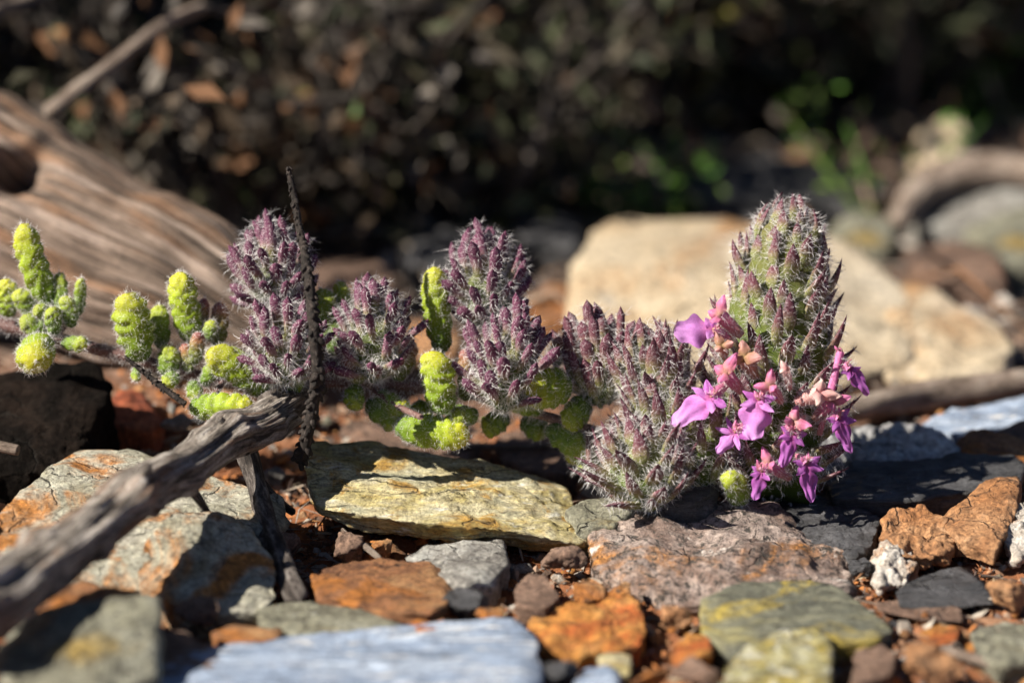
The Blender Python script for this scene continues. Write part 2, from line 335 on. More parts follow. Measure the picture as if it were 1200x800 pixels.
rock('stone', 'blurred yellow-green lichen block at the bottom edge right of centre', [
    (862, 770, -7.4), (900, 742, -6.6), (955, 735, -6.4), (975, 752, -7.0), (972, 810, -9.2), (940, 830, -10), (850, 830, -10), (845, 800, -8.8)], rock_mat('lichen_block', [(.14, .125, .06), (.36, .33, .15), (.46, .45, .33)], 1.6, rust=(.44, .34, .06), rust_amt=.48, rust_scale=1.3, light=(.56, .56, .48), light_amt=.42, spec_amt=.5, seed=16), skirt=-.4, sub=5, p=18, amp=.08, freq=1.4, seed=12)
rock('stone', 'dark glittering schist stone right below the pink flowers', [
    (905, 590, .2), (945, 576, .6), (1000, 590, .2), (1030, 612, -.6), (1022, 640, -1.6), (1000, 655, -2.2), (960, 640, -1.7), (920, 612, -.6)], R_dark, skirt=-.3, sub=6, p=20, amp=.09, freq=1.5, strata=.07, sax=(.4, -.4, 1), sth=.15, seed=13)
rock('stone', 'long black slate in the shadow of the flower spike at the right', [
    (958, 556, 1.5), (1000, 540, 1.9), (1080, 543, 1.9), (1140, 534, 2.0), (1185, 532, 2.0), (1200, 545, 1.4), (1190, 570, .5), (1100, 585, .0), (1040, 592, -.2), (970, 585, .0)], R_dark, skirt=-.3, sub=6, p=20, amp=.08, freq=1., strata=.08, sax=(.1, -.3, 1), sth=.2, seed=14)
rock('stone', 'white and grey knobbly rock behind the spike at the right', [
    (960, 515, 3.0), (985, 496, 3.5), (1030, 497, 3.5), (1075, 503, 3.4), (1110, 522, 2.9), (1125, 545, 2.2), (1090, 558, 1.8), (990, 560, 1.8), (955, 545, 2.2)],
    rock_mat('knobbly_white', [(.2, .2, .21), (.42, .42, .43), (.55, .55, .55)], .9, spec_amt=.3, light=(.62, .62, .62), light_amt=.35, seed=17), skirt=-.2, sub=6, p=12, amp=.2, freq=1.1, seed=15)
rock('stone', 'small upright white quartz stone on the orange soil at the right', [
    (1020, 664, -2.3), (1024, 640, -2.0), (1036, 633, -2.0), (1062, 642, -2.0), (1072, 662, -2.5), (1060, 684, -3.2), (1030, 684, -3.3)], R_white, skirt=0, sub=5, p=14, amp=.12, freq=2.2, strata=.06, sax=(1, 0, .3), sth=.12, seed=16)
rock('stone', 'triangular tan stone tilted at the right edge', [
    (1104, 608, -1.0), (1150, 566, -.1), (1194, 558, .2), (1192, 585, -.6), (1176, 626, -2.0), (1166, 646, -2.6), (1120, 628, -1.9)], R_clay, skirt=.2, sub=6, p=24, amp=.06, freq=1.4, seed=17, chip=.06)
rock('stone', 'crumbly tan lump with a ridged crest left of the triangular stone', [
    (1040, 604, -.9), (1058, 592, -.6), (1080, 590, -.5), (1104, 606, -.9), (1120, 640, -2.1), (1090, 655, -2.6), (1050, 650, -2.5), (1036, 628, -1.7)], R_clay, skirt=.2, sub=6, p=10, amp=.16, freq=1.9, strata=.08, sax=(.3, -.5, .8), sth=.14, seed=18)
rock('stone', 'dark flat slate shard lying on the soil at the right', [
    (1050, 690, -3.4), (1085, 672, -2.8), (1125, 665, -2.6), (1160, 690, -3.4), (1150, 706, -4.0), (1110, 712, -4.3), (1060, 708, -4.2)], R_dark, skirt=.25, sub=5, p=22, amp=.05, freq=1.4, strata=.05, sax=(.1, -.2, 1), sth=.1, seed=19)
rock('stone', 'long thin grey-brown shard beside the small white quartz stone', [
    (1020, 706, -3.9), (1060, 702, -3.8), (1120, 716, -4.3), (1128, 724, -4.7), (1080, 726, -4.8), (1030, 716, -4.5)], R_brown, skirt=.2, sub=5, p=22, amp=.03, freq=1.6, seed=20)
rock('stone', 'cream grained rock cut by the right edge of the photo', [
    (1176, 606, -1.0), (1190, 588, -.6), (1215, 585, -.5), (1225, 640, -2.2), (1195, 652, -2.6), (1178, 640, -2.1)], R_white, skirt=.2, sub=5, p=12, amp=.12, freq=1.9, seed=21)
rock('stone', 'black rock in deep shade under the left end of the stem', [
    (-20, 440, 3.0), (40, 430, 3.0), (110, 425, 2.6), (138, 450, 2.2), (130, 480, 2.0), (95, 530, .9), (60, 552, .3), (-20, 555, .2)], R_shade, skirt=-.3, sub=6, p=16, amp=.14, freq=1.1, seed=22)
rock('stone', 'rust red stone in the gap behind the stem at the left', [
    (125, 470, 3.8), (150, 455, 4.4), (178, 466, 4.2), (192, 490, 3.4), (180, 505, 2.8), (130, 500, 3)], rock_mat('rust_red', [(.12, .03, .015), (.30, .075, .03), (.38, .13, .06)], .9, spec_amt=.2, light=(.45, .3, .22), light_amt=.2, seed=18), skirt=-.1, sub=5, p=16, amp=.1, freq=1.5, seed=23)
rock('stone', 'orange stone at the left edge under the branch', [
    (-15, 640, -3.4), (5, 626, -2.9), (28, 645, -3.6), (25, 665, -4.5), (-10, 672, -4.7)], R_orange, skirt=-.2, sub=5, p=16, amp=.08, freq=1.5, seed=24)
rock('stone', 'dark grey flake wedged against the base of the spike', [
    (772, 572, -.8), (800, 556, -.5), (835, 556, -.4), (842, 575, -.9), (815, 592, -1.3), (778, 592, -1.3)], R_dark, skirt=-.1, sub=5, p=18, amp=.06, freq=1.6, strata=.04, sth=.12, seed=25)
rock('stone', 'small lime grey stone between the long stone and the quartz stone', [
    (664, 598, -.8), (690, 584, -.3), (730, 582, -.2), (742, 600, -.8), (720, 616, -1.4), (680, 616, -1.4)], R_mgrey, skirt=-.2, sub=5, p=18, amp=.06, freq=1.5, seed=26)
rock('stone', 'small pale yellow stone below the orange ochre stone', [
    (700, 772, -6.9), (718, 760, -6.4), (740, 768, -6.8), (738, 790, -7.8), (712, 790, -7.8)], R_yellow, skirt=0, sub=4, p=14, amp=.06, freq=1.6, seed=27)
rock('stone', 'blue-grey stone beside the slab below the orange stone', [
    (672, 796, -8), (690, 778, -7.2), (720, 782, -7.4), (728, 815, -8.9), (680, 820, -9.2)], R_slab, skirt=-.2, sub=4, p=16, amp=.06, freq=1.4, seed=28)
rock('stone', 'vivid orange-red stone left of the lichen block', [
    (786, 756, -6.4), (806, 742, -5.9), (830, 745, -6.0), (836, 765, -6.9), (800, 770, -7.1)], R_orange, skirt=-.1, sub=5, p=14, amp=.08, freq=1.6, seed=29)
rock('stone', 'brown mottled stone leaning between granite and ochre stones', [
    (602, 690, -4.0), (622, 672, -3.2), (640, 676, -3.4), (656, 700, -4.4), (640, 712, -5), (606, 708, -4.8)], R_brown, skirt=-.1, sub=5, p=20, amp=.06, freq=1.8, seed=30)
rock('stone', 'reddish brown stone between granite and quartz stones', [
    (672, 684, -3.6), (690, 674, -3.2), (708, 682, -3.5), (710, 700, -4.3), (685, 704, -4.6)], R_rust, skirt=-.1, sub=5, p=18, amp=.07, freq=1.9, seed=31)
rock('stone', 'grey-brown stone in shade right of the blurred corner stone', [
    (188, 745, -6.6), (215, 735, -6.2), (262, 760, -7.0), (255, 785, -8.2), (190, 790, -8.4)], R_brown, skirt=-.3, sub=5, p=16, amp=.06, freq=1.3, seed=32)
rock('stone', 'orange and grey stone peeping out below the branch', [
    (40, 700, -6.2), (90, 680, -5.4), (150, 692, -5.6), (190, 712, -6), (150, 722, -6.6), (60, 728, -7)], R_rust, skirt=-.2, sub=5, p=16, amp=.06, freq=1.3, seed=33)
rock('stone', 'thin dark red shard between the half shaded stone and the slab', [
    (245, 740, -5.9), (280, 732, -5.6), (330, 738, -5.9), (325, 750, -6.5), (262, 756, -6.7)], R_rust, skirt=.0, sub=4, p=18, amp=.04, freq=1.5, seed=34)
rock('stone', 'small orange pebble under the rust wedge', [
    (480, 730, -5.8), (500, 718, -5.2), (522, 722, -5.4), (520, 738, -6.1), (490, 742, -6.3)], R_orange, skirt=0, sub=4, p=14, amp=.05, freq=2, seed=35)
rock('stone', 'flat orange chip on the soil at the lower right', [
    (1075, 742, -5.4), (1100, 730, -5.0), (1125, 736, -5.2), (1120, 752, -6), (1085, 756, -6.2)], R_orange, skirt=.1, sub=4, p=18, amp=.04, freq=1.8, seed=36)
rock('stone', 'grey-brown stone with pinkish side under the olive slate', [
    (1000, 765, -6.6), (1030, 752, -6.1), (1050, 765, -6.7), (1045, 790, -7.9), (1000, 800, -8.3)], R_brown, skirt=-.2, sub=5, p=16, amp=.06, freq=1.5, seed=37)
rock('stone', 'mottled green and tan stone in the lower right corner', [
    (1140, 740, -5.4), (1175, 728, -4.9), (1215, 735, -5.2), (1220, 775, -7), (1170, 780, -7.3), (1142, 765, -6.6)], R_mgrey, skirt=-.1, sub=5, p=16, amp=.07, freq=1.4, seed=38)
# between the plant and the boulder
for lab, pts, mt in [
    ('flat pinkish brown stone behind the yellow leaf and long stone', [(430, 525, 3.6), (450, 500, 5.0), (530, 492, 5.4), (560, 520, 4.2), (540, 545, 2.6), (450, 540, 3.)], R_brown),
    ('brown slab behind the stem right of the centre leaf', [(580, 515, 4.4), (610, 498, 5.2), (670, 520, 4.2), (690, 555, 2.6), (640, 560, 2.4), (590, 540, 3.2)], R_brown),
    ('dull red-brown stone in shade behind the dried stalk', [(395, 500, 5), (430, 480, 6.2), (470, 490, 5.6), (480, 515, 4.4), (420, 520, 4.2)], R_brown),
    ('rust coloured stone at the right edge behind the black slate', [(1120, 520, 2.8), (1140, 503, 3.2), (1180, 507, 3.1), (1215, 522, 2.8), (1210, 550, 1.6), (1130, 545, 1.8)], R_rust),
    ('pale bluish slab behind the rust stone at the right edge', [(1075, 500, 4.4), (1120, 480, 5.4), (1215, 464, 6.2), (1220, 505, 4.0), (1130, 512, 3.8)], R_slab),
    ('brown rounded stone far right behind the rust stone', [(1165, 510, 3.4), (1190, 492, 4), (1225, 488, 4), (1228, 520, 2.8), (1170, 524, 2.8)], R_brown)]:
    rock('stone', lab, pts, mt, skirt=-.3, sub=5, p=16, amp=.08, freq=1.0, seed=len(lab))
# smaller stones filling the gaps
def filler(px, py, wpx, hpx, label, mt, seed, flat=.6):
    p = GP(px, py + hpx * .5, -.25); r = np.random.default_rng(seed); q = r.normal(size=(11, 3)); q /= np.linalg.norm(q, axis=1)[:, None]
    a = wpx / 120 * (65 + (p - CAM) @ FWD - DIST) / 65; q = q * np.array([a, a * .75, a * flat]) ; th = r.uniform(-.5, .5); c, sn = math.cos(th), math.sin(th)
    q = np.stack([q[:, 0] * c - q[:, 2] * sn * .3, q[:, 1], q[:, 2] * c + q[:, 0] * sn * .5], 1); p = p + np.array([0, a * .5, a * flat * .6])
    rock('stone', label, q + p, mt, world=True, sub=5, p=12, amp=.06, freq=1.8, seed=seed, grow=1.15)
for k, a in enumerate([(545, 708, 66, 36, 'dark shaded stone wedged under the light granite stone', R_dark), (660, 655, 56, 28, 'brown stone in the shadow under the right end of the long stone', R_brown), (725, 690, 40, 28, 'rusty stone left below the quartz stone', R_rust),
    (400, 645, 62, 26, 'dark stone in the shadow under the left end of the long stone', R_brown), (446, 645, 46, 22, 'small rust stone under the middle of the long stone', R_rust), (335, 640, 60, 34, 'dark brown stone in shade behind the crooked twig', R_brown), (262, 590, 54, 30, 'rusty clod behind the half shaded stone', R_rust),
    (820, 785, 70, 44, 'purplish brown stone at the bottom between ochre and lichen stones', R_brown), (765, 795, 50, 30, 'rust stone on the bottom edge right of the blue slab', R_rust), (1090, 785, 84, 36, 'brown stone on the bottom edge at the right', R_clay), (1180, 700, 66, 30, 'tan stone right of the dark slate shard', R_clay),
    (236, 722, 64, 26, 'brown stone under the half shaded stone', R_brown), (28, 588, 60, 34, 'dark stone at the left edge behind the pale stone', R_shade), (150, 512, 56, 28, 'dark brown stone under the rust red stone', R_brown), (222, 525, 70, 34, 'dark stone in shade behind the grey branch', R_dark),
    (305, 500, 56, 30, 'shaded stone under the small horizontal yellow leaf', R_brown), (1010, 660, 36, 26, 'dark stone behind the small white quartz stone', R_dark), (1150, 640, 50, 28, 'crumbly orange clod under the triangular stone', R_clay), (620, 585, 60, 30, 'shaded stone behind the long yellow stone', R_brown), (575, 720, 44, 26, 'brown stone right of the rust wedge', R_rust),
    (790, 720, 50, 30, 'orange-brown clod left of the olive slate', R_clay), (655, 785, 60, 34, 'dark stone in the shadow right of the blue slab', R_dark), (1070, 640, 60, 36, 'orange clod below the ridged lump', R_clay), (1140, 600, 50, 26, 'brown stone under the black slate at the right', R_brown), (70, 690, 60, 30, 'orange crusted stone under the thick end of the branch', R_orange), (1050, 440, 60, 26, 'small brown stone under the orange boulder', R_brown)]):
    filler(*a, seed=60 + k)
# background rocks
rock('boulder', 'big sunlit tan boulder behind the flower spike', [
    (690, 268, 15.5), (720, 256, 16.6), (880, 260, 16.6), (985, 290, 15.2), (1065, 335, 13.4), (676, 320, 12.6), (760, 318, 12.2), (900, 330, 11.8), (1065, 400, 10.6),
    (666, 400, 10.8), (690, 455, 8.2), (860, 465, 7.6), (960, 460, 7.8), (1070, 440, 8.6)],
    R_tan, skirt=-.5, cat='boulder', sub=5, p=16, amp=.2, freq=.45, seed=41, cuts=5)
rock('boulder', 'low orange-tan boulder right of the big tan one', [
    (1030, 345, 13.2), (1080, 335, 13.5), (1150, 368, 12.2), (1190, 400, 10.6), (1170, 440, 8.6), (1080, 445, 8.4), (1010, 435, 8.8)], R_tan, skirt=-.4, cat='boulder', sub=5, p=14, amp=.22, freq=.5, seed=42, cuts=6)
for lab, pts, mt in [
    ('upright tan stone standing in the brush at the upper right', [(1068, 225, 24), (1075, 150, 24.5), (1100, 132, 25), (1135, 140, 25), (1142, 200, 24.5), (1140, 235, 23.6), (1080, 240, 23.4), (1110, 238, 22.4)], R_tan),
    ('pale grey rock at the right edge below the upright stone', [(1060, 245, 21.5), (1090, 215, 23), (1150, 208, 23), (1230, 193, 23.5), (1240, 250, 20.5), (1150, 262, 20), (1080, 262, 20)], R_grey),
    ('blue-grey shaded rock at the right edge', [(1130, 265, 18.3), (1180, 240, 19.4), (1240, 235, 19.4), (1240, 305, 16.6), (1150, 310, 16.6)], R_mgrey),
    ('brown rock between the right edge rocks and the orange boulder', [(1060, 300, 16.5), (1110, 280, 17.5), (1160, 292, 17), (1180, 330, 14.6), (1090, 335, 14.4)], R_brown),
    ('dark grey flat rock behind the tip of the spike', [(800, 215, 23.5), (830, 192, 25), (920, 182, 25.5), (1010, 190, 25.3), (1045, 215, 24), (1030, 245, 21.8), (820, 248, 21.8)], R_dark),
    ('green tinged rock right of the tip of the spike', [(970, 270, 19), (1000, 245, 20), (1050, 252, 20), (1050, 290, 18), (985, 295, 18)], R_mgrey),
    ('grey stone in the shade left of the big boulder', [(600, 264, 19.5), (630, 248, 20.5), (670, 254, 20.4), (680, 290, 18), (610, 292, 18)], R_dark),  # grey stone given the dark schist colour in place of shade
    ('dark stone in the shade above the middle flower heads', [(470, 282, 18), (520, 265, 19), (590, 270, 19), (600, 305, 16.8), (480, 312, 16.4)], R_dark),
    ('brownish stone at the foot of the brush left of centre', [(345, 322, 14.6), (380, 304, 15.8), (450, 308, 15.8), (465, 340, 14), (360, 350, 13.4)], R_brown),
    ('rust stone between the middle flower heads and the boulder', [(620, 345, 13), (645, 328, 14), (680, 336, 13.6), (680, 370, 11.6), (630, 375, 11.4)], R_rust),
    ('pale stone behind the small middle flower head', [(455, 390, 10.4), (480, 374, 11.2), (530, 377, 11), (540, 410, 9), (465, 415, 8.9)], R_clay)]:
    rock('stone', lab, pts, mt, skirt=-.5, sub=4, p=14, amp=.18, freq=.5, seed=len(lab) * .7)

# ------------------------------------------------------------------ wood
def wood_mat(name, cols, fib=(.5, 14, 1), crack=(.015, .012, .01), crack_amt=.3, bump=.8, warm=None, warm_amt=.4, seed=0):
    m = MT(name); v = m.mapping(fib, src='UV', loc=(seed, seed, 0)); v2 = m.mapping((1, 1, 1), loc=(seed, 0, 0))
    a = m.noise(v, 1.6, 10, .72, .15); n = len(cols)
    c = m.ramp(a, [(.38 + .24 * i / (n - 1), k) for i, k in enumerate(cols)])
    if warm: c = m.mix(m.step(m.add(m.mul(m.noise(v, .7, 6, .7, .3), .75), m.mul(m.noise(v2, .45, 4, .6), .25)), .60 - .25 * warm_amt, .72 - .25 * warm_amt), c, m.ramp(m.noise(v, 2.4, 6, .7), [(.35, tuple(x * .45 for x in warm)), (.6, warm)]))
    f = m.noise(v, 4.5, 6, .7)
    c = m.mix(m.step(f, .60 - .1 * crack_amt, .70 - .1 * crack_amt), c, crack)
    c = m.mix(.45, c, m.ramp(m.noise(v2, 14, 5, .7), [(.36, (.4, .38, .36)), (.5, (1, 1, 1)), (.64, (1.4, 1.38, 1.34))]), 'MULTIPLY')
    m.bump(m.add(a, m.mul(f, -.8)), min(1, bump * 1.3), .16); return m.fin(c, .85, .2)
WOOD_LOG = wood_mat('weathered_log', [(.05, .036, .028), (.21, .155, .12), (.38, .30, .25)], (.10, 30, 1), warm=(.30, .17, .10), warm_amt=.42, crack_amt=.9, bump=.9)
WOOD_GREY = wood_mat('weathered_grey', [(.045, .038, .034), (.25, .215, .185), (.56, .51, .46)], (.5, 9, 1), warm=(.32, .19, .12), warm_amt=.3, crack_amt=.55, seed=3)
WOOD_DARK = wood_mat('weathered_dark', [(.025, .021, .019), (.085, .07, .062), (.26, .23, .21)], (1., 5, 1), crack_amt=.2, seed=5)
WOOD_TWIG = wood_mat('dry_twig', [(.12, .09, .07), (.26, .20, .16), (.36, .30, .25)], (.8, 4, 1), crack_amt=.1, seed=8)
def px_of(V):
    q = V - CAM; d = q @ FWD; return 600 + (q @ RIGHT) / d * DIST * 60, 400 - (q @ UP) / d * DIST * 60, d
def put(name, V, F, mat, uv=None, parent=None, origin=None, **k):
    o = V.mean(0) if origin is None else np.asarray(origin, float)
    return obj(name, mesh(name, V - o, F, mat, uv), o, parent=parent, **k)
def fibre(a, b, seed=0, knots=()):
    def f(L, A):
        q = np.stack([L.ravel() * .07 + seed, np.cos(A).ravel() * 2.6 + seed, np.sin(A).ravel() * 2.6], 1)
        q2 = np.stack([L.ravel() * .3 + seed, np.cos(A).ravel() * 7, np.sin(A).ravel() * 7], 1)
        q3 = np.stack([L.ravel() * .5 + seed, np.cos(A).ravel() * .9, np.sin(A).ravel() * .9], 1)
        q4 = np.stack([L.ravel() * .11 + seed, np.cos(A).ravel() * 4.5 + seed, np.sin(A).ravel() * 4.5], 1)
        r = 1 - a * .9 * np.maximum(0, 1 - np.abs(pn(q4)) * 9) + a * ridge(q, 3) * .5 + b * fbm(q2, 3) + a * 1.2 * fbm(q3, 2)
        r = r.reshape(L.shape)
        for (kl, ka, kr, kh) in knots: r = r + kh * np.exp(-((L - kl) / kr) ** 2 - ((np.angle(np.exp(1j * (A - ka)))) / .9) ** 2)
        return r
    return f
V, F, uv = tube([W(-330, 90, 12), W(-150, 185, 10), W(0, 254, 8.6), W(120, 310, 7.4), W(230, 356, 6.4), W(325, 410, 5.6)], [2.6, 2.5, 2.3, 2.0, 1.75, 1.1], 230, 150, fibre(.06, .05, 1))
pxx, pyy, dd = px_of(V)
for hx, hy, hr, hd in ((12, 178, .55, 2.0), (40, 150, .3, -.3), (30, 165, .25, .5), (95, 300, .9, .18), (215, 285, .5, .22)):
    s = (np.hypot(pxx - hx, pyy - hy) < 14); k0 = V[s][np.argmin(dd[s])] if s.any() else W(hx, hy, 7)
    g = np.exp(-(np.linalg.norm((V - k0), axis=1) / hr) ** 2)
    V = V + g[:, None] * hd * (FWD * .8 + np.array([0, 0, -.3]))
put('log', V, F, WOOD_LOG, uv, label='large weathered brown log lying behind the left leaves, with a dark hole', cat='log')

branch = obj('fallen_branch', None, W(130, 610, -5.6), label='grey dead branch slanting over the stones from the lower left corner', cat='branch')
V, F, uv = tube([W(-60, 738, -9.6), W(0, 700, -8.6), W(56, 660, -7.2), W(98, 628, -6.2), W(128, 604, -5.5), W(160, 574, -4.8), W(215, 548, -3.4), W(270, 510, -2.0), W(300, 500, -1.4), W(332, 480, -.7)], [.56, .54, .46, .44, .40, .43, .35, .34, .36, .33, .30], 260, 60,
              fibre(.24, .10, 4, knots=((5.5, 1.2, .25, .55), (6.1, 2.6, .2, .35), (3.0, -.6, .3, .4), (4.4, 2.8, .22, .4), (7.4, 2.4, .3, .35), (9.2, .6, .2, .4), (8.4, -1.5, .2, .35), (10.3, 1.8, .18, .35))))
row = np.arange(len(V)) // 60; ang = uv[:, 1] * 6.283; wgt = np.clip((row - 244) / 12, 0, 1)
V = V + (wgt * (.35 * pn(np.stack([np.cos(ang) * 2, np.sin(ang) * 2, ang * 0], 1)) + .12 * pn(np.stack([np.cos(ang) * 6, np.sin(ang) * 6, ang * 0], 1))))[:, None] * (W(332, 480, -.7) - W(270, 510, -2.0)) / 1.3
put('stem', V, F, WOOD_GREY, uv, branch)
for P, R in (([W(160, 566, -5.0), W(170, 552, -5.2), W(174, 545, -5.3)], [.16, .13, .08]), ([W(100, 632, -6.5), W(96, 648, -6.9), W(99, 656, -7)], [.17, .13, .09]), ([W(262, 500, -2.2), W(256, 490, -2.3)], [.1, .07]), ([W(325, 484, -.9), W(346, 470, -.6), W(358, 466, -.4)], [.16, .09, .02]), ([W(322, 490, -1), W(338, 484, -.9), W(344, 483, -.9)], [.14, .08, .02])):
    V, F, uv = tube(P, R, 20, 14, fibre(.25, .1, R[0] * 40)); put('stub', V, F, WOOD_GREY, uv, branch)
V, F, uv = tube([W(318, 486, -.5), W(340, 468, .1), W(362, 452, .6), W(378, 436, 1.1)], [.40, .36, .33, .22], 40, 26, fibre(.16, .05, 9)); put('broken_end', V, F, WOOD_DARK, uv, branch)
V, F, uv = tube([W(205, 552, -3.2), W(228, 578, -2.8), W(246, 604, -2.4)], [.13, .1, .06], 20, 12, fibre(.15, .05, 5)); put('side_twig', V, F, WOOD_DARK, uv, branch)
V, F, uv = tube([W(288, 526, -.9), W(300, 566, -1.2), W(312, 612, -1.9), W(330, 655, -3.0), W(352, 706, -4.5)], [.21, .17, .2, .21, .2], 60, 22, fibre(.2, .06, 12, knots=((1.5, 0.5, .2, .4), (2.4, 2, .2, .35))))
tw = put('weathered_twig', V, F, WOOD_DARK, uv, label='crooked dark weathered twig leaning from the grey branch down to the stones', cat='twig')
V, F, uv = tube([W(300, 560, -1.1), W(322, 585, -.7), W(346, 602, -.4)], [.11, .1, .07], 20, 12, fibre(.2, .05, 3)); put('side_twig', V, F, WOOD_DARK, uv, tw)
for lab, P, R in [
    ('bare grey twig arching up out of the log at the upper left', [(52, 136, 9.5), (110, 92, 10.5), (170, 45, 11.5), (205, 22, 12.3), (240, 9, 13)], [.17, .16, .15, .14, .15]),
    ('thin dark twig tip at the end of the arching grey twig', [(240, 9, 13), (272, 16, 13.5), (306, 10, 14)], [.10, .08, .05]),
    ('blurred straight twig crossing behind the arching twig', [(70, 120, 24), (110, 70, 25), (175, -10, 27)], [.2, .19, .17]),
    ('pale blurred twig in the upper left corner', [(-20, 18, 16), (20, 4, 17), (60, -12, 18)], [.22, .2, .16]),
    ('thin grey twig lying behind the lowest yellow leaf', [(470, 520, 3.6), (540, 522, 3.7), (620, 523, 3.6), (690, 516, 3.9)], [.06, .07, .07, .05]),
    ('short cut twig end poking in at the left edge', [(-30, 515, -.4), (0, 523, -.5), (22, 528, -.6)], [.1, .1, .095]),
    ('grey twig on the ground under the half shaded leaves', [(190, 565, -.2), (225, 580, -.6), (262, 600, -1.4), (300, 622, -2)], [.06, .08, .07, .05]),
    ('curled brown stem fragment beside the long stone', [(400, 620, -1.4), (412, 632, -1.6), (428, 640, -2.0), (446, 655, -2.6)], [.05, .07, .06, .05]),
    ('thin rusty twig on the soil at the lower right edge', [(1100, 758, -6), (1140, 770, -6.6), (1170, 782, -7.1)], [.06, .09, .06]),
    ('blurred grey log lying on the ground right of the spike', [(950, 490, 5.0), (1010, 478, 5.6), (1090, 462, 6.6), (1215, 448, 7.6)], [.22, .26, .3, .3]),
    ('grey branch lying before the dark brush above the boulder', [(600, 175, 30), (640, 190, 29), (700, 215, 25.5), (730, 235, 23)], [.3, .35, .32, .25]),
    ('long dead branch across the upper right corner', [(1080, -10, 46), (1130, 10, 45), (1180, 25, 44), (1240, 30, 44)], [.45, .5, .5, .5]),
    ('pale curved branch over the shaded rock at the right edge', [(1050, 262, 19.5), (1080, 225, 21), (1120, 205, 21.5), (1180, 200, 21.5), (1230, 205, 21)], [.3, .42, .45, .42, .4])]:
    V, F, uv = tube([W(*q) for q in P], R, 46, 16, fibre(.16, .06, len(lab)))
    put('twig', V, F, WOOD_DARK if 'dark twig' in lab else WOOD_TWIG, uv, label=lab, cat='twig' if 'log' not in lab else 'log')

# dried upright seed stalk
m = MT('dried_stalk'); v = m.mapping(); c = m.ramp(m.noise(v, 9, 6, .7), [(.35, (.007, .006, .005)), (.55, (.022, .016, .013)), (.72, (.10, .08, .07))]); m.bump(m.noise(v, 20, 4, .7), .8, .05); STALK = m.fin(c, .8, .3)
def seed_stalk(P, R, n, label):
    V, F, uv = tube(P, R, 90, 10, lambda L, A: 1 + .25 * pn(np.stack([L.ravel() * 4, A.ravel(), A.ravel() * 0], 1)).reshape(L.shape))
    st = put('dried_stalk', V, F, STALK, uv, label=label, cat='stalk')
    Q = smooth_path(P, 400); Rr = np.interp(np.linspace(0, 1, 400), np.linspace(0, 1, len(R)), R); T, N, B = frames(Q); U, IF = ico(2); parts = []
    for k in range(n):
        i = int(np.clip((k + rng.uniform(-.6, 1.2)) / n, 0, 1) * 399); a = k * 2.4 + rng.normal() * .9; o = np.cos(a) * N[i] + np.sin(a) * B[i]; z = T[i] * .75 + o * .65; M = basis(z, o)
        s = Rr[i] * rng.uniform(.3, 1.0); loc = U * np.array([s * .7, s * .45, s * 1.25]); loc = loc * (1 + .2 * pn(U * 2.2 + k)[:, None])
        parts.append((loc @ M.T + Q[i] + o * Rr[i] * .95, IF))
    V, F, _ = join(parts); put('seed_husks', V, F, STALK, parent=st, kind='stuff')
seed_stalk([W(338, 197, -1.5), W(346, 240, -1.55), W(356, 295, -1.7), W(363, 340, -1.9), W(369, 400, -1.9), W(371, 450, -1.7), W(358, 520, -1.2), W(350, 540, -.9)], [.05, .062, .08, .095, .11, .115, .12, .12], 190, 'tall dried black seed stalk standing up in front of the left flower head')
seed_stalk([W(146, 418, -.6), W(170, 437, -.6), W(192, 455, -.7), W(218, 474, -.8)], [.03, .05, .055, .055], 46, 'short dark beaded stalk slanting down under the left leaves')

# ------------------------------------------------------------------ the flowering plant
def plant_mat(name, stops, rough=.6, noise_amt=.45, sss=.0, transl=0, spec=.25, bump=.3, dusty=0):
    m = MT(name); sx = m.n('ShaderNodeSeparateXYZ'); m.L(m.tc.outputs['UV'], sx.inputs[0]); v = m.mapping()
    x = m.n('ShaderNodeMath', operation='MULTIPLY_ADD'); m.L(m.noise(v, 5, 5, .7), x.inputs[0]); x.inputs[1].default_value = noise_amt
    y = m.n('ShaderNodeMath', operation='SUBTRACT'); m.L(sx.outputs[0], y.inputs[0]); y.inputs[1].default_value = noise_amt * .5; m.L(y.outputs[0], x.inputs[2])
    c = m.ramp(x.outputs[0], stops)
    oi = m.n('ShaderNodeObjectInfo')
    c = m.mix(.6, c, m.ramp(oi.outputs['Random'], [(0, (.72, .72, .72)), (.5, (1, 1, 1)), (1, (1.22, 1.15, 1.1))]), 'MULTIPLY')
    c = m.mix(.4, c, m.ramp(m.noise(v, 22, 4, .7), [(.32, (.5, .5, .5)), (.5, (1, 1, 1)), (.7, (1.35, 1.35, 1.35))]), 'MULTIPLY')
    if dusty: c = m.mix(m.mul(m.step(m.noise(v, 24, 3, .8), .5, .66), dusty), c, (.46, .38, .40))
    if bump: m.bump(m.noise(v, 18, 4, .7), bump, .03)
    m.fin(c, rough, spec)
    if transl:
        t = m.n('ShaderNodeBsdfTranslucent'); m.L(c, t.inputs[0]); mx = m.n('ShaderNodeMixShader'); mx.inputs[0].default_value = transl
        m.L(m.b.outputs[0], mx.inputs[1]); m.L(t.outputs[0], mx.inputs[2]); m.L(mx.outputs[0], m.out.inputs[0])
    if sss: m.b.inputs['Subsurface Weight'].default_value = sss; m.b.inputs['Subsurface Radius'].default_value = (.12, .12, .03); m.b.inputs['Subsurface Scale'].default_value = 1
    return m.m
M_STEM = plant_mat('plant_stem', [(0, (.10, .055, .05)), (.5, (.16, .09, .08)), (1, (.12, .10, .05))])
M_LEAF = plant_mat('leaf_yellow_green', [(0, (.06, .12, .010)), (.3, (.15, .225, .012)), (.7, (.25, .32, .018)), (1, (.36, .35, .022))], sss=.25, noise_amt=.25)
M_LEAFG = plant_mat('leaf_green', [(0, (.05, .095, .014)), (.5, (.13, .20, .02)), (1, (.27, .31, .03))], sss=.2, noise_amt=.25)
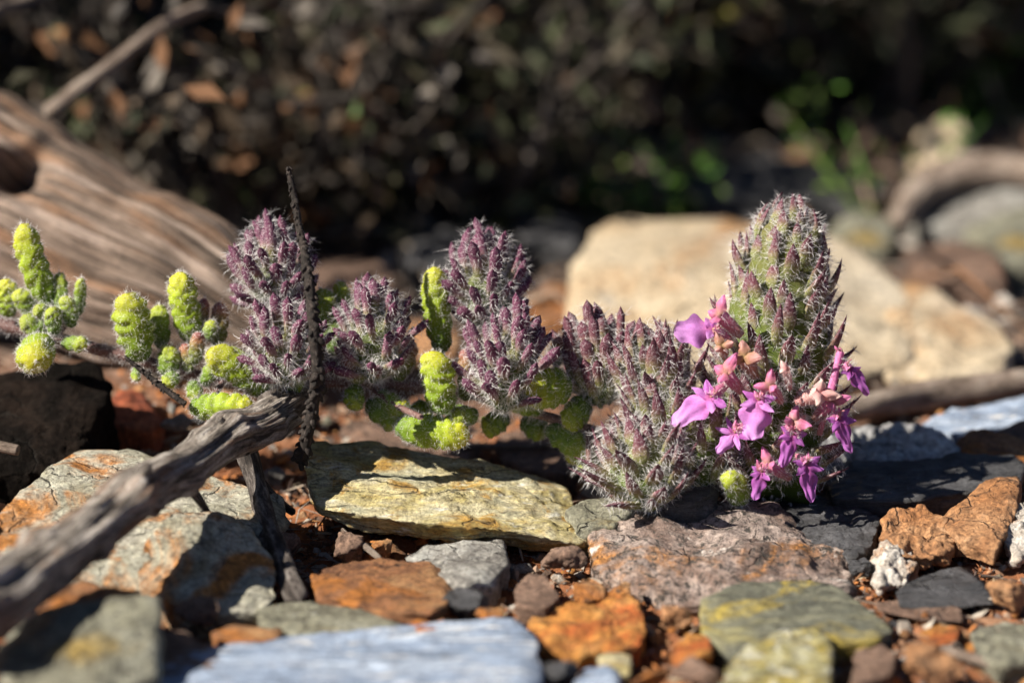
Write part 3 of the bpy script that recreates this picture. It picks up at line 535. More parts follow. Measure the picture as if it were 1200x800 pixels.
M_LEAFP = plant_mat('leaf_bronze', [(0, (.07, .11, .02)), (.45, (.16, .17, .03)), (.8, (.25, .12, .06)), (1, (.20, .06, .07))], noise_amt=.4)
M_BRP = plant_mat('bract_purple', rough=.85, spec=.08, dusty=.5, stops=[(0, (.10, .15, .03)), (.34, (.17, .16, .07)), (.5, (.19, .115, .115)), (.66, (.125, .045, .078)), (1, (.082, .024, .052))], noise_amt=.5, bump=.8)
M_BRG = plant_mat('bract_bronze', rough=.85, spec=.08, dusty=.5, stops=[(0, (.15, .20, .05)), (.38, (.19, .19, .07)), (.6, (.15, .085, .075)), (.74, (.115, .042, .056)), (1, (.08, .026, .042))], noise_amt=.45, bump=.8)
M_CORE = plant_mat('head_core', rough=.9, spec=.05, stops=[(0, (.04, .065, .012)), (.5, (.10, .14, .03)), (1, (.14, .13, .05))], noise_amt=.6)
M_LIP = plant_mat('petal_purple', [(0, (.56, .16, .38)), (.35, (.56, .21, .58)), (1, (.62, .30, .66))], transl=.4, noise_amt=.6, bump=.1, rough=.5)
M_LIPD = plant_mat('petal_deep_purple', [(0, (.44, .10, .27)), (.35, (.42, .11, .43)), (1, (.50, .18, .54))], transl=.4, noise_amt=.6, bump=.1, rough=.5)
M_PINK = plant_mat('petal_pink', [(0, (.42, .24, .18)), (.5, (.56, .17, .29)), (1, (.58, .19, .40))], transl=.3, noise_amt=.5, bump=.1, rough=.5)
M_SALM = plant_mat('petal_salmon', [(0, (.30, .20, .09)), (.5, (.48, .24, .18)), (1, (.56, .30, .30))], transl=.3, noise_amt=.5, bump=.15, rough=.5)
M_PALE = plant_mat('petal_pale', [(0, (.66, .30, .30)), (.6, (.72, .45, .42)), (1, (.74, .56, .50))], transl=.3, noise_amt=.3, bump=.1, rough=.5)
m = MT('white_hair'); m.fin((.82, .80, .80), .4, .5); t = m.n('ShaderNodeBsdfTranslucent'); t.inputs[0].default_value = (.85, .83, .82, 1); mx = m.n('ShaderNodeMixShader'); mx.inputs[0].default_value = .45
m.L(m.b.outputs[0], mx.inputs[1]); m.L(t.outputs[0], mx.inputs[2]); m.L(mx.outputs[0], m.out.inputs[0]); M_HAIR = m.m

HB = 2.0
def hair_geo(P, N, n, length, spread=.5, rad=.0026, droop=.15):
    n = int(n * HB); i = rng.integers(0, len(P), n); p = P[i]; d = N[i] + spread * rng.normal(size=(n, 3)); d /= np.linalg.norm(d, axis=1)[:, None]
    L = length * np.exp(rng.normal(size=n) * .38 - .1)[:, None]; mid = p + d * L * .5; d2 = d + .55 * rng.normal(size=(n, 3)) + np.array([0, 0, -droop]); d2 /= np.linalg.norm(d2, axis=1)[:, None]
    tip = mid + d2 * L * .5; x = np.cross(d, rng.normal(size=(n, 3))); x /= np.linalg.norm(x, axis=1)[:, None] + 1e-9; r = rad * rng.uniform(.7, 1.3, n)[:, None]
    V = np.stack([p - x * r, p + x * r, mid + x * r * .8, mid - x * r * .8, tip], 1).reshape(-1, 3)
    F = (np.array([(0, 1, 2), (0, 2, 3), (3, 2, 4)])[None] + (np.arange(n) * 5)[:, None, None]).reshape(-1, 3)
    return V, F
def normals(V, F):
    fn = np.cross(V[F[:, 1]] - V[F[:, 0]], V[F[:, 2]] - V[F[:, 0]]); N = np.zeros_like(V)
    for k in range(F.shape[1]): np.add.at(N, F[:, k], fn)
    return N / (np.linalg.norm(N, axis=1)[:, None] + 1e-12)

plant = obj('flowering_plant', None, W(600, 480, 0), label='creeping woolly plant with yellow leaves, purple flower heads and a pink-flowered spike', cat='plant')
stem_px = [(-30, 372, 1.4), (10, 382, 1.2), (60, 394, .9), (110, 408, .7), (150, 418, .6), (205, 432, .5), (262, 446, .5), (320, 452, .6), (390, 448, .6), (440, 448, .5), (500, 455, .5), (560, 464, .4), (620, 482, .3), (680, 500, .2), (740, 520, .2), (800, 548, .2), (870, 590, .2)]
V, F, uv = tube([W(*q) for q in stem_px], [.13, .13, .13, .12, .11, .10, .10, .10, .10, .11, .11, .10, .10, .10, .11, .12, .13], 260, 16, lambda L, A: 1 + .18 * fbm(np.stack([L.ravel() * 2, np.cos(A).ravel() * 1.5, np.sin(A).ravel() * 1.5], 1), 3).reshape(L.shape))
st = put('stem', V, F, M_STEM, uv * np.array([.05, 1]), plant)
HV, HF = hair_geo(V, normals(V, F), 2600, .13); put('stem_hairs', HV, HF, M_HAIR, parent=plant, kind='stuff')
for P, R in [([(430, 447, .5), (455, 470, .0), (500, 492, -.4)], [.08, .07, .06]), ([(560, 466, .4), (556, 440, .1), (575, 395, .4)], [.1, .1, .12]), ([(330, 452, .6), (330, 430, 0), (326, 365, .3)], [.1, .1, .12]),
             ([(205, 432, .5), (228, 415, .2), (240, 390, .3)], [.07, .06, .05]), ([(262, 446, .5), (250, 465, -.3), (235, 478, -.6)], [.06, .06, .05]), ([(62, 394, .9), (75, 380, .6), (85, 355, .7)], [.09, .08, .05]),
             ([(690, 502, .2), (690, 520, -.2), (690, 545, -.4)], [.07, .06, .05]), ([(100, 404, .7), (60, 400, .3), (42, 410, -.3)], [.07, .06, .05])]:
    V, F, uv = tube([W(*q) for q in P], R, 24, 12); put('side_stem', V, F, M_STEM, uv * np.array([.3, 1]), plant)
    HV, HF = hair_geo(V, normals(V, F), 160, .12); put('stem_hairs', HV, HF, M_HAIR, parent=plant, kind='stuff')

def leaf_geo(L, wd, n, seed):
    nu, nv = 34, 30; t = np.linspace(0, 1, nu); a = np.linspace(0, 2 * np.pi, nv, endpoint=False); T, A = np.meshgrid(t, a, indexing='ij')
    prof = (np.maximum(1 - np.abs(2 * T - 1) ** 3.2, 0)) ** .5 * (.78 + .3 * T - .14 * T ** 2)
    row = np.sign(np.cos(A)); ph = np.where(row > 0, 0, .5) * .7
    wob = .22 * pn(np.stack([np.cos(A).ravel() * 1.3 + seed, np.sin(A).ravel() * 1.3, T.ravel() * 3], 1)).reshape(T.shape); cell = np.abs(np.sin(np.pi * (n * (T + wob * .5) + ph))) ** .75; sidew = np.abs(np.cos(A)) ** .5
    q = np.stack([np.cos(A).ravel() * 1.6, np.sin(A).ravel() * 1.6, T.ravel() * n * 1.2 + seed], 1)
    r = prof * (.80 + .26 * cell * (.55 + .45 * sidew) + .15 * pn(q).reshape(T.shape) + .09 * pn(q * 2.7).reshape(T.shape))
    bend = .10 * L * np.sin(seed * 2.3) * T ** 2
    V = np.stack([wd / 2 * r * np.cos(A) + bend, wd / 2 * .86 * r * np.sin(A), L * T], -1).reshape(-1, 3)
    return V, grid_faces(nu, nv), np.stack([T.ravel(), A.ravel() / 6.283], 1)
leaves = [((470, 470, .9), (446, 496, .8), 34, 4, M_LEAFG), ((500, 470, .8), (486, 500, .7), 34, 4, M_LEAF), ((596, 486, .6), (566, 502, .5), 30, 4, M_LEAFG), ((610, 492, .7), (640, 506, .7), 30, 3, M_LEAFG), ((700, 500, .6), (668, 540, .6), 30, 4, M_LEAF), ((418, 450, .2), (412, 478, .0), 26, 3, M_LEAFG),  # base, tip, width px, lobes, material
    ((62, 362, .5), (18, 272, .2), 36, 6, M_LEAF), ((44, 402, .2), (37, 425, -1.0), 50, 3, M_LEAF), ((166, 424, .2), (148, 348, -.2), 46, 5, M_LEAF), ((226, 402, .4), (206, 324, .1), 38, 6, M_LEAF),
    ((324, 464, .0), (254, 406, -.6), 42, 6, M_LEAF), ((222, 478, -.4), (294, 474, -.9), 38, 6, M_LEAF), ((398, 418, .5), (378, 342, .6), 36, 5, M_LEAFG), ((405, 380, .8), (400, 332, .9), 24, 4, M_LEAF),
    ((520, 415, .5), (499, 320, .3), 36, 6, M_LEAF), ((518, 486, -.4), (514, 415, -.7), 42, 5, M_LEAF), ((462, 500, -.1), (546, 508, -.4), 42, 6, M_LEAF), ((668, 452, -.2), (618, 458, -.8), 50, 4, M_LEAF),
    ((670, 508, .3), (694, 554, .2), 30, 4, M_LEAF), ((440, 462, .3), (474, 478, -.1), 26, 3, M_LEAFG), ((560, 486, -.1), (530, 490, -.4), 26, 3, M_LEAFG), ((545, 470, .2), (548, 412, .0), 22, 4, M_LEAFP),
    ((12, 372, .9), (2, 330, .7), 30, 4, M_LEAF), ((40, 368, .8), (22, 340, .6), 28, 3, M_LEAFG), ((72, 372, .4), (68, 322, .5), 20, 4, M_LEAFG), ((92, 370, .5), (94, 328, .4), 16, 4, M_LEAFG), ((84, 384, .2), (80, 348, .1), 22, 4, M_LEAFG),
    ((66, 392, .1), (58, 362, -.1), 22, 3, M_LEAFG), ((62, 372, .3), (42, 360, .1), 20, 3, M_LEAFG), ((72, 402, .2), (100, 404, -.1), 20, 3, M_LEAFG), ((60, 390, .6), (24, 378, .5), 26, 3, M_LEAFG), ((160, 430, .2), (158, 446, .1), 12, 2, M_LEAFG),
    ((190, 410, .5), (184, 360, .5), 26, 4, M_LEAFG), ((232, 400, .5), (238, 352, .5), 18, 4, M_LEAFP), ((254, 408, .5), (262, 358, .5), 22, 4, M_LEAFP), ((244, 400, .3), (246, 376, .2), 18, 3, M_LEAFG), ((226, 428, .2), (236, 392, .0), 20, 4, M_LEAFP),
    ((222, 436, .2), (216, 404, .2), 20, 3, M_LEAFP), ((238, 452, .0), (252, 424, -.2), 20, 3, M_LEAFG), ((192, 440, .2), (204, 408, .1), 28, 3, M_LEAFG), ((206, 436, .1), (196, 452, -.1), 20, 3, M_LEAFG), ((226, 446, .0), (230, 468, -.2), 20, 3, M_LEAFG),
    ((342, 458, .0), (350, 432, -.5), 28, 3, M_LEAFG), ((425, 448, .2), (402, 424, -.2), 24, 3, M_LEAFP), ((462, 446, .4), (484, 402, .4), 30, 4, M_LEAFP), ((478, 486, .1), (472, 470, -.1), 16, 2, M_LEAF), ((636, 480, .1), (596, 470, -.3), 26, 3, M_LEAFG),
    ((690, 470, .2), (662, 494, -.1), 36, 4, M_LEAFG), ((700, 440, .3), (668, 398, .2), 26, 4, M_LEAFP), ((652, 430, .3), (654, 396, .2), 18, 3, M_LEAFP), ((868, 590, -.8), (860, 556, -1.5), 32, 3, M_LEAFG), ((520, 480, .3), (556, 488, .2), 24, 3, M_LEAFG), ((430, 470, .4), (470, 500, .1), 34, 3, M_LEAFG), ((640, 500, .3), (690, 530, .1), 34, 4, M_LEAFG)]
for k, (b, t, wd, n, mt) in enumerate(leaves):
    P0, P1 = W(*b), W(*t); z = P1 - P0; L = np.linalg.norm(z); M = basis(z, -FWD + rng.normal(size=3) * .25)
    V, F, uv = leaf_geo(L * 1.06, wd / 60 * 1.03, n, k * 1.7); V = V @ M.T
    lf = obj('leaf', mesh('leaf', V, F, mt, uv), P0, parent=plant)
    HV, HF = hair_geo(V, normals(V, F), 100 + 900 * L * wd / 60, .085, .7, .0024); obj('hairs', mesh('hairs', HV, HF, M_HAIR), P0, parent=lf, kind='stuff')

def bract_geo(kind, seed):
    nu, nv = 9, 9; t = np.linspace(0, 1, nu); a = np.linspace(0, 2 * np.pi, nv, endpoint=False); T, A = np.meshgrid(t, a, indexing='ij')
    if kind == 'finger': wv, th = .118 * (np.maximum(1 - np.abs(2 * T - 1.08) ** 3.5 * .98, 0)) ** .6 * (.72 + .5 * T), .8; th = np.full_like(T, th)
    else: wv = .135 * np.sin(np.pi * np.clip(T * .92 + .08, 0, 1) ** .85) ** .8; th = .42 + .2 * (1 - T)
    q = np.stack([np.cos(A).ravel() * 2, np.sin(A).ravel() * 2, T.ravel() * 5 + seed * 9], 1)
    wv = wv * (1 + .22 * pn(q).reshape(T.shape)); wv[0] = np.maximum(wv[0], .03); wv[-1] = .004
    x = wv * np.cos(A); y = wv * th * np.sin(A) + .10 * np.sin(T * 2.6 + seed) * T - .16 * T ** 2 * (seed % 3) / 2
    return np.stack([x, y, T], -1).reshape(-1, 3), grid_faces(nu, nv), np.stack([T.ravel(), A.ravel() / 6.283], 1)
BR = {}
for kd in ('finger', 'lance'):
    for mt in (M_BRP, M_BRG):
        for s in range(5):
            g = bract_geo(kd, s); BR[kd, mt.name, s] = (g[0], normals(g[0], g[1]), mesh('bract', g[0], g[1], mt, g[2]))
def head(base, tip, width, N, blen, kind, mt, tau0, coreH, coreR, hair=75, hl=.17, part='flower_head', ang0=0, prof=None, zmin=0.0):
    B, Tp = W(*base), W(*tip); ax = Tp - B; H = np.linalg.norm(ax); ax /= H; M = basis(ax, -FWD); wd = width / 60; bl = blen / 60
    U, F = ico(4); C = U * np.array([wd * coreR, wd * coreR, H * coreH / 2]); zz = (U[:, 2] + 1) / 2
    if prof is not None: C[:, :2] *= (prof(zz) / np.maximum(np.sqrt(1 - U[:, 2] ** 2), .25))[:, None]
    C = C * (1 + .12 * fbm(U * 3 + base[0], 3)[:, None]); C[:, 2] += H * coreH / 2; C = C @ M.T
    h = obj(part, mesh('head_core', C, F, M_CORE, np.stack([zz, zz], 1)), B, parent=plant)
    hp, hn = [C], [normals(C, F)]
    for k in range(N):
        t = (k + .5) / N; az = ang0 + k * 2.39996 + rng.normal() * .12; rad = M[:, 0] * math.cos(az) + M[:, 1] * math.sin(az)
        z = zmin + (1 - zmin) * t; rr = (math.sqrt(max(1 - (2 * z - 1) ** 2, .0)) if prof is None else float(prof(np.array([z]))[0])) * coreR * wd * .92
        tau = tau0 * (1 - t) ** .75 + rng.normal() * .09; d = ax * math.cos(tau) + rad * math.sin(tau) + rng.normal(size=3) * .05; d /= np.linalg.norm(d)
        p = ax * (H * coreH * z) + rad * rr; s = rng.integers(0, 5); v, n, me = BR[kind, mt.name, s]
        ln = bl * rng.uniform(.7, 1.2) * (1 if kind == 'finger' else .52 + .55 * min(1, (1 - t) * 1.9)); Mb = basis(d, rad); sc = np.array([bl * rng.uniform(.75, 1.2)] * 2 + [ln])
        o = obj('bract', me, B + p - d * ln * .12, parent=h, rot=Mb, scale=tuple(sc))
        vv = (v * sc) @ Mb.T + p - d * ln * .12; hp.append(vv[9:72]); hn.append(((n / sc) @ Mb.T)[9:72])
    P = np.vstack(hp); Nn = np.vstack(hn); Nn /= np.linalg.norm(Nn, axis=1)[:, None] + 1e-9
    HV, HF = hair_geo(P[len(C):], Nn[len(C):], hair * N, hl, .45); obj('hairs', mesh('hairs', HV, HF, M_HAIR), B, parent=h, kind='stuff')
    HV, HF = hair_geo(C, hn[0], hair * (70 if prof is not None else 16), hl * 1.0, .6); obj('base_hairs', mesh('hairs', HV, HF, M_HAIR), B, parent=h, kind='stuff')
R_ = math.radians
head((325, 362, .5), (311, 250, .4), 106, 52, 52, 'finger', M_BRP, R_(72), .62, .25)
head((338, 448, -.5), (324, 348, -1.0), 94, 42, 50, 'finger', M_BRP, R_(74), .62, .28, ang0=1)
head((440, 446, .0), (436, 320, .0), 96, 52, 48, 'finger', M_BRP, R_(72), .68, .30, ang0=2)
head((572, 385, .6), (560, 260, .6), 114, 54, 54, 'finger', M_BRP, R_(72), .64, .26, ang0=3)
head((590, 480, -.5), (600, 348, -.8), 104, 48, 54, 'finger', M_BRP, R_(66), .62, .27, ang0=4)
head((705, 474, .3), (692, 346, .3), 92, 44, 62, 'finger', M_BRG, R_(44), .52, .33, ang0=5)
head((770, 486, -.1), (752, 346, -.1), 120, 56, 68, 'lance', M_BRG, R_(46), .56, .34, ang0=.5)
head((764, 596, -.9), (740, 452, -1.2), 126, 54, 64, 'lance', M_BRG, R_(76), .62, .30, hair=85, ang0=1.5)
head((826, 575, -.5), (800, 430, -.3), 118, 46, 58, 'lance', M_BRG, R_(60), .7, .34, ang0=2.5, hair=75)
head((782, 530, -.4), (768, 405, -.7), 104, 40, 58, 'lance', M_BRG, R_(60), .62, .32, ang0=.9, hair=80)
def spike_prof(z): return np.interp(z, [0, .06, .18, .38, .6, .8, .93, 1], [.3, .8, 1.0, 1.0, .92, .78, .62, .30])
head((893, 588, .2), (925, 232, .1), 166, 165, 62, 'lance', M_BRG, R_(58), .93, .385, hair=80, hl=.165, part='flower_spike', prof=spike_prof, zmin=.06)

def petal_geo(L, wd, l, nrm, wprof, bendd=.25, cup=.12, seed=0, nu=12, nv=11):
    l = l / np.linalg.norm(l); nrm = nrm - l * nrm.dot(l); nrm /= np.linalg.norm(nrm); sd = np.cross(l, nrm)
    u, v = np.meshgrid(np.linspace(0, 1, nu), np.linspace(-1, 1, nv), indexing='ij'); wp = np.interp(u, np.linspace(0, 1, len(wprof)), wprof)
    q = np.stack([u.ravel() * 2.5 + seed * 5, v.ravel() * 1.5, u.ravel() * 0], 1); ruff = .16 * pn(q).reshape(u.shape)
    h = -bendd * L * u ** 2 - cup * wd * (v ** 2) * wp + ruff * L * (.3 + np.abs(v))
    P = (l * (L * u)[..., None] + sd * (wd / 2 * wp * v * (1 + ruff))[..., None] + nrm * h[..., None]).reshape(-1, 3)
    i, j = np.meshgrid(np.arange(nu - 1), np.arange(nv - 1), indexing='ij'); i = i.ravel(); j = j.ravel()
    return P, np.stack([i * nv + j, (i + 1) * nv + j, (i + 1) * nv + j + 1, i * nv + j + 1], 1), np.stack([u.ravel(), v.ravel() * .5 + .5], 1)
LIPW = [.30, .42, .62, .88, 1.0, .98, .82, .35]; LIP2 = [.28, .45, .78, .98, 1.0, .88, .66, .60, .62, .52, .12]; LOBW = [.5, .9, 1.0, .85, .55, .08]
def flower(tb, th, tip, lw, lipm, pinkm, nhint=(0, 0, .45), lobes=4, lobe_l=.5, seed=0):
    B, T, E = W(*tb), W(*th), W(*tip); l = E - T; L = np.linalg.norm(l) * .93; l = l / np.linalg.norm(l); lw = lw * .9
    nrm = -FWD * .9 + np.array(nhint); nrm = nrm - l * nrm.dot(l); nrm /= np.linalg.norm(nrm); sd = np.cross(l, nrm)
    V, F, uv = tube([B, B * .5 + T * .5 + nrm * .06, T], [.05, .08, .105, .10], 16, 14, lambda Lq, A: 1 + .12 * pn(np.stack([Lq.ravel() * 4 + seed, A.ravel(), A.ravel() * 0], 1)).reshape(Lq.shape), close=False)
    f = put('flower', V, F, pinkm, uv / np.array([np.ptp(uv[:, 0]), 1]), plant, origin=T); HV, HF = hair_geo(V - T, normals(V, F), 170, .11); obj('hairs', mesh('hairs', HV, HF, M_HAIR), T, parent=f, kind='stuff')
    P, F, uv = petal_geo(L, lw / 60, l, nrm, LIP2, .28, .2, seed, 18, 13); obj('lip_petal', mesh('lip_petal', P, F, lipm, uv), T, parent=f)
    for k in range(lobes):
        a = [R_(62), -R_(62), R_(112), -R_(112)][k]; d = l * math.cos(a) + sd * math.sin(a) + nrm * .35
        P, F, uv = petal_geo(L * lobe_l * .85 * (1 if k < 2 else .95), L * .24, d, nrm + d * .2, LOBW, .2, .15, seed + k, 8, 5); obj('side_lobe', mesh('side_lobe', P, F, lipm if k < 2 else M_LIPD, uv), T, parent=f)
    for k in (-1, 1):   # pink hood behind the throat
        d = -l * (.8 - .2 * k) + sd * k * .35 + nrm * (.5 + .25 * math.sin(seed * 3 + k))
        P, F, uv = petal_geo(.20 + .05 * math.sin(seed * 5 + k), .15, d, nrm - l * .3, [.7, 1, .9, .7, .4, .08], .35, .3, seed + 7 + k, 9, 7); obj('hood_petal', mesh('hood_petal', P, F, pinkm, uv), T - l * .02, parent=f)
    for k in (-1, 1):
        V, F, uv = tube([T, T + nrm * .14 - l * .12 + sd * k * .03, T + nrm * .24 - l * .10 + sd * k * .06], [.012, .011, .016], 10, 6); put('stamen', V, F, M_PINK, uv, f)
    return f
flower((858, 400, -.9), (834, 386, -1.3), (790, 384, -1.5), 46, M_LIP, M_PINK, (-.3, 0, .5), 3, .42, 1)
flower((858, 448, -1.1), (832, 466, -1.6), (785, 490, -1.9), 40, M_LIP, M_PINK, (-.2, 0, .6), 4, .55, 2)
flower((908, 452, -1.3), (889, 470, -1.8), (880, 516, -2.0), 44, M_LIP, M_PINK, (0, 0, .5), 4, .6, 3)
flower((880, 496, -1.2), (860, 508, -1.6), (838, 530, -1.7), 20, M_LIP, M_PINK, (0, 0, .5), 4, .9, 4)
flower((942, 488, -1.3), (929, 510, -1.7), (919, 550, -1.8), 22, M_LIPD, M_PINK, (.3, 0, .4), 4, .55, 5)
flower((978, 422, -.6), (996, 434, -.9), (1024, 458, -1.0), 22, M_LIPD, M_PINK, (.5, 0, .5), 3, .5, 6)
flower((962, 480, -1.0), (984, 492, -1.4), (1004, 530, -1.5), 24, M_LIPD, M_PINK, (.4, 0, .3), 4, .6, 7)
flower((930, 532, -1.2), (946, 545, -1.6), (956, 590, -1.7), 24, M_LIPD, M_PINK, (.3, 0, .3), 4, .55, 8)
flower((906, 538, -1.3), (892, 554, -1.7), (884, 587, -1.8), 20, M_LIPD, M_PINK, (0, 0, .3), 3, .5, 9)
def wilted(pb, pt, r, mt, seed, n=3):
    B, T = W(*pb), W(*pt); z = T - B; z /= np.linalg.norm(z)
    V, F, uv = tube([B, B * .5 + T * .5, T], [r * .35, r * .55, r * .5], 14, 14, lambda Lq, A: 1 + .3 * pn(np.stack([Lq.ravel() * 4 + seed, A.ravel(), A.ravel() * 0], 1)).reshape(Lq.shape), close=False)
    f = put('wilted_flower', V, F, mt, uv, plant, origin=T); HV, HF = hair_geo(V - T, normals(V, F), 150, .11); obj('hairs', mesh('hairs', HV, HF, M_HAIR), T, parent=f, kind='stuff')
    for k in range(n):
        a = k * 2.1 + seed; M = basis(z, -FWD); d = z * .7 + (M[:, 0] * math.cos(a) + M[:, 1] * math.sin(a)) * .7
        P, F, uv = petal_geo(r * (1.3 + .4 * math.sin(seed * 7 + k * 2)), r * 1.0, d, z * .6 - FWD * .4, [.6, 1, .95, .75, .5, .1], .4, .4, seed + k, 9, 7); obj('petal', mesh('petal', P, F, mt, uv), T, parent=f)
wilted((868, 392, -1.0), (842, 368, -1.4), .24, M_PINK, 1); wilted((885, 440, -1.2), (872, 418, -1.7), .26, M_SALM, 2, 4); wilted((868, 458, -1.2), (850, 436, -1.7), .24, M_PINK, 3, 4)
wilted((935, 470, -1.2), (962, 460, -1.7), .26, M_PALE, 4, 4); wilted((925, 455, -1.4), (921, 432, -1.9), .15, M_PALE, 5, 2); wilted((955, 490, -1.0), (975, 470, -1.5), .22, M_PINK, 6, 3)
wilted((915, 520, -1.3), (930, 494, -1.8), .22, M_PINK, 7, 3); wilted((925, 560, -1.2), (900, 544, -1.7), .2, M_PINK, 8, 3); wilted((850, 420, -1.1), (846, 405, -1.6), .18, M_SALM, 9, 3); wilted((915, 470, -1.4), (902, 452, -1.9), .2, M_PINK, 10, 3)
wilted((960, 510, -1.0), (985, 412, -.9), .14, M_PINK, 11, 2)

# ------------------------------------------------------------------ pebbles, grit, litter
mask = np.zeros((170, 250), bool)
for c0, V in ROCKS.values():
    X, Y, D = px_of(V + c0); ii = np.clip((Y / 5).astype(int), 0, 169); jj = np.clip((X / 5).astype(int), 0, 249); mask[ii, jj] = True
def short(l):
    for s in (' lying', ' in the middle', ' under', ' below', ' with', ' in the', ' along', ' leaning', ' at the', ' behind', ' between', ' on the', ' right', ' left', ' above', ' wedged', ' cut', ' beside', ' peeping', ' half', ' standing'):
        if s in l: l = l[:l.index(s)]
    return l
names = [(' '.join(short(k).split()[:6]), v[0]) for k, v in ROCKS.items()]
PEB = [('rust-brown', R_rust), ('orange', R_orange), ('tan', R_clay), ('brown', R_brown), ('grey', R_grey), ('dark', R_dark), ('pale grey', R_mgrey), ('whitish', R_white)]
PM = {}
for nme, mt in PEB:
    for k in range(4):
        r = np.random.default_rng(k * 7 + len(nme)); q = r.normal(size=(14, 3)); q /= np.linalg.norm(q, axis=1)[:, None]; q *= np.array([1, .75, .5])
        c0, V, F = rock_shape(q, sub=3, p=30, amp=.12, freq=1.6, seed=k + len(nme), cuts=10); PM[nme, k] = mesh('pebble', V, F, mt)
cnt = 0; tries = 0; PEBS = []
while cnt < 235 and tries < 6000:
    tries += 1; px = rng.uniform(0, 1200); py = rng.uniform(575, 800) if rng.random() < .85 else rng.uniform(480, 575)
    if mask[int(py / 5), int(px / 5)]: continue
    p = GP(px, py); z = gh(p[0], p[1])[0]; p = GP(px, py, z); nme, mt = PEB[rng.choice(8, p=[.26, .16, .2, .16, .08, .06, .05, .03])]
    r = min(rng.lognormal(-1.75, .5), .42); near = sorted(names, key=lambda q: np.linalg.norm(q[1] - p))[0][0]
    o = obj('pebble', PM[nme, rng.integers(0, 4)], p + np.array([0, 0, r * .2]), scale=r, label='%s %s pebble by the %s' % ('tiny' if r < .13 else 'small' if r < .22 else 'chunky', nme, near), cat='pebble', group='loose pebbles on the soil'); PEBS.append(o)
    o.rotation_euler = (rng.normal() * .4, rng.normal() * .4, rng.uniform(0, 6.28)); cnt += 1
# grit: thousands of crumbs of soil and stone
def scatter(n, xlo, xhi, ylo, yhi, smin, smax, flat, sub=1, kd='ico'):
    U, IF = ico(sub); x = rng.uniform(xlo, xhi, n); y = rng.uniform(ylo, yhi, n); z = gh(x, y); s = np.exp(rng.uniform(np.log(smin), np.log(smax), n))
    A = rng.normal(size=(n, 3, 3)) * .35 + np.eye(3) * np.array([1, .8, flat]); th = rng.uniform(0, 6.28, n); c, sn = np.cos(th), np.sin(th)
    Rz = np.zeros((n, 3, 3)); Rz[:, 0, 0] = c; Rz[:, 0, 1] = -sn; Rz[:, 1, 0] = sn; Rz[:, 1, 1] = c; Rz[:, 2, 2] = 1
    V = np.einsum('nij,njk,vk->nvi', Rz, A, U) * s[:, None, None] + np.stack([x, y, z + s * .3 * flat + .03], 1)[:, None, :]
    F = IF[None] + (np.arange(n) * len(U))[:, None, None]; return V.reshape(-1, 3), F.reshape(-1, 3)
def island_mat(name, cols, rough=.9):
    m = MT(name); g = m.n('ShaderNodeNewGeometry'); n = len(cols); r = m.n('ShaderNodeValToRGB'); r.color_ramp.interpolation = 'CONSTANT'; e = r.color_ramp.elements
    while len(e) < n: e.new(.5)
    for i, c in enumerate(cols): e[i].position = i / n; e[i].color = (*c, 1)
    m.L(g.outputs['Random Per Island'], r.inputs[0]); v = m.mapping()
    c = m.mix(.55, r.outputs[0], m.ramp(m.noise(v, 18, 5, .7), [(.3, (.45, .43, .42)), (.5, (1, 1, 1)), (.7, (1.4, 1.4, 1.4))]), 'MULTIPLY'); m.bump(m.noise(v, 25, 4, .7), .6, .04); return m.fin(c, rough, .2)
M_GRIT = island_mat('grit', [(.20, .085, .04), (.30, .13, .06), (.36, .20, .11), (.12, .06, .04), (.25, .17, .12), (.38, .15, .05), (.07, .05, .045), (.30, .27, .24), (.22, .10, .05), (.16, .08, .05)])
V, F = scatter(15000, -12, 12, -9.5, 5, .022, .11, .7); obj('grit', mesh('grit', V, F, M_GRIT, smooth=False), label='rusty soil crumbs and grit between the stones', cat='grit', kind='stuff')
M_CHIP = island_mat('chips', [(.30, .12, .045), (.22, .12, .07), (.30, .24, .16), (.12, .09, .08), (.40, .20, .08), (.26, .22, .18), (.09, .07, .06), (.34, .30, .25), (.38, .14, .04), (.18, .10, .06)])
V, F = scatter(2600, -12, 12, -9.5, 6, .05, .24, .38); obj('stone_chips', mesh('chips', V, F, M_CHIP, smooth=False), label='small flat stone chips strewn between the stones', cat='stone chips', kind='stuff')
M_LIT = island_mat('litter', [(.16, .11, .08), (.30, .22, .16), (.08, .055, .045), (.24, .20, .17), (.20, .10, .05), (.40, .33, .26), (.05, .04, .035), (.12, .09, .07)])
def slivers(n, xlo, xhi, ylo, yhi, lmin, lmax, th):
    x = rng.uniform(xlo, xhi, n); y = rng.uniform(ylo, yhi, n); z = gh(x, y) + rng.uniform(.03, .16, n); a = rng.uniform(0, 6.28, n); el = rng.normal(size=n) * .25
    d = np.stack([np.cos(a) * np.cos(el), np.sin(a) * np.cos(el), np.sin(el)], 1); s = np.stack([-np.sin(a), np.cos(a), np.zeros(n)], 1); u = np.cross(d, s); L = rng.uniform(lmin, lmax, n)[:, None] / 2; t = th * rng.uniform(.5, 1.5, n)[:, None]; c = np.stack([x, y, z], 1)
    bend = u * L * rng.normal(size=n)[:, None] * .3; V = np.stack([c + e * d * L + (0 if e else 1) * bend + t * (.4 if e else 1) * (ca * s + sa * u * .6) for e in (-1, 0, 1) for ca, sa in ((1, 0), (0, 1), (-1, 0), (0, -1))], 1)
    F = np.concatenate([grid_faces(3, 4), [[3, 2, 1, 0], [8, 9, 10, 11]]]); F = F[None] + (np.arange(n) * 12)[:, None, None]; return V.reshape(-1, 3), F.reshape(-1, 4)
V, F = slivers(3600, -13, 13, -9.5, 12, .2, 1.0, .028); obj('litter', mesh('litter', V, F, M_LIT), label='dry straw and twig scraps among the stones', cat='litter', kind='stuff')
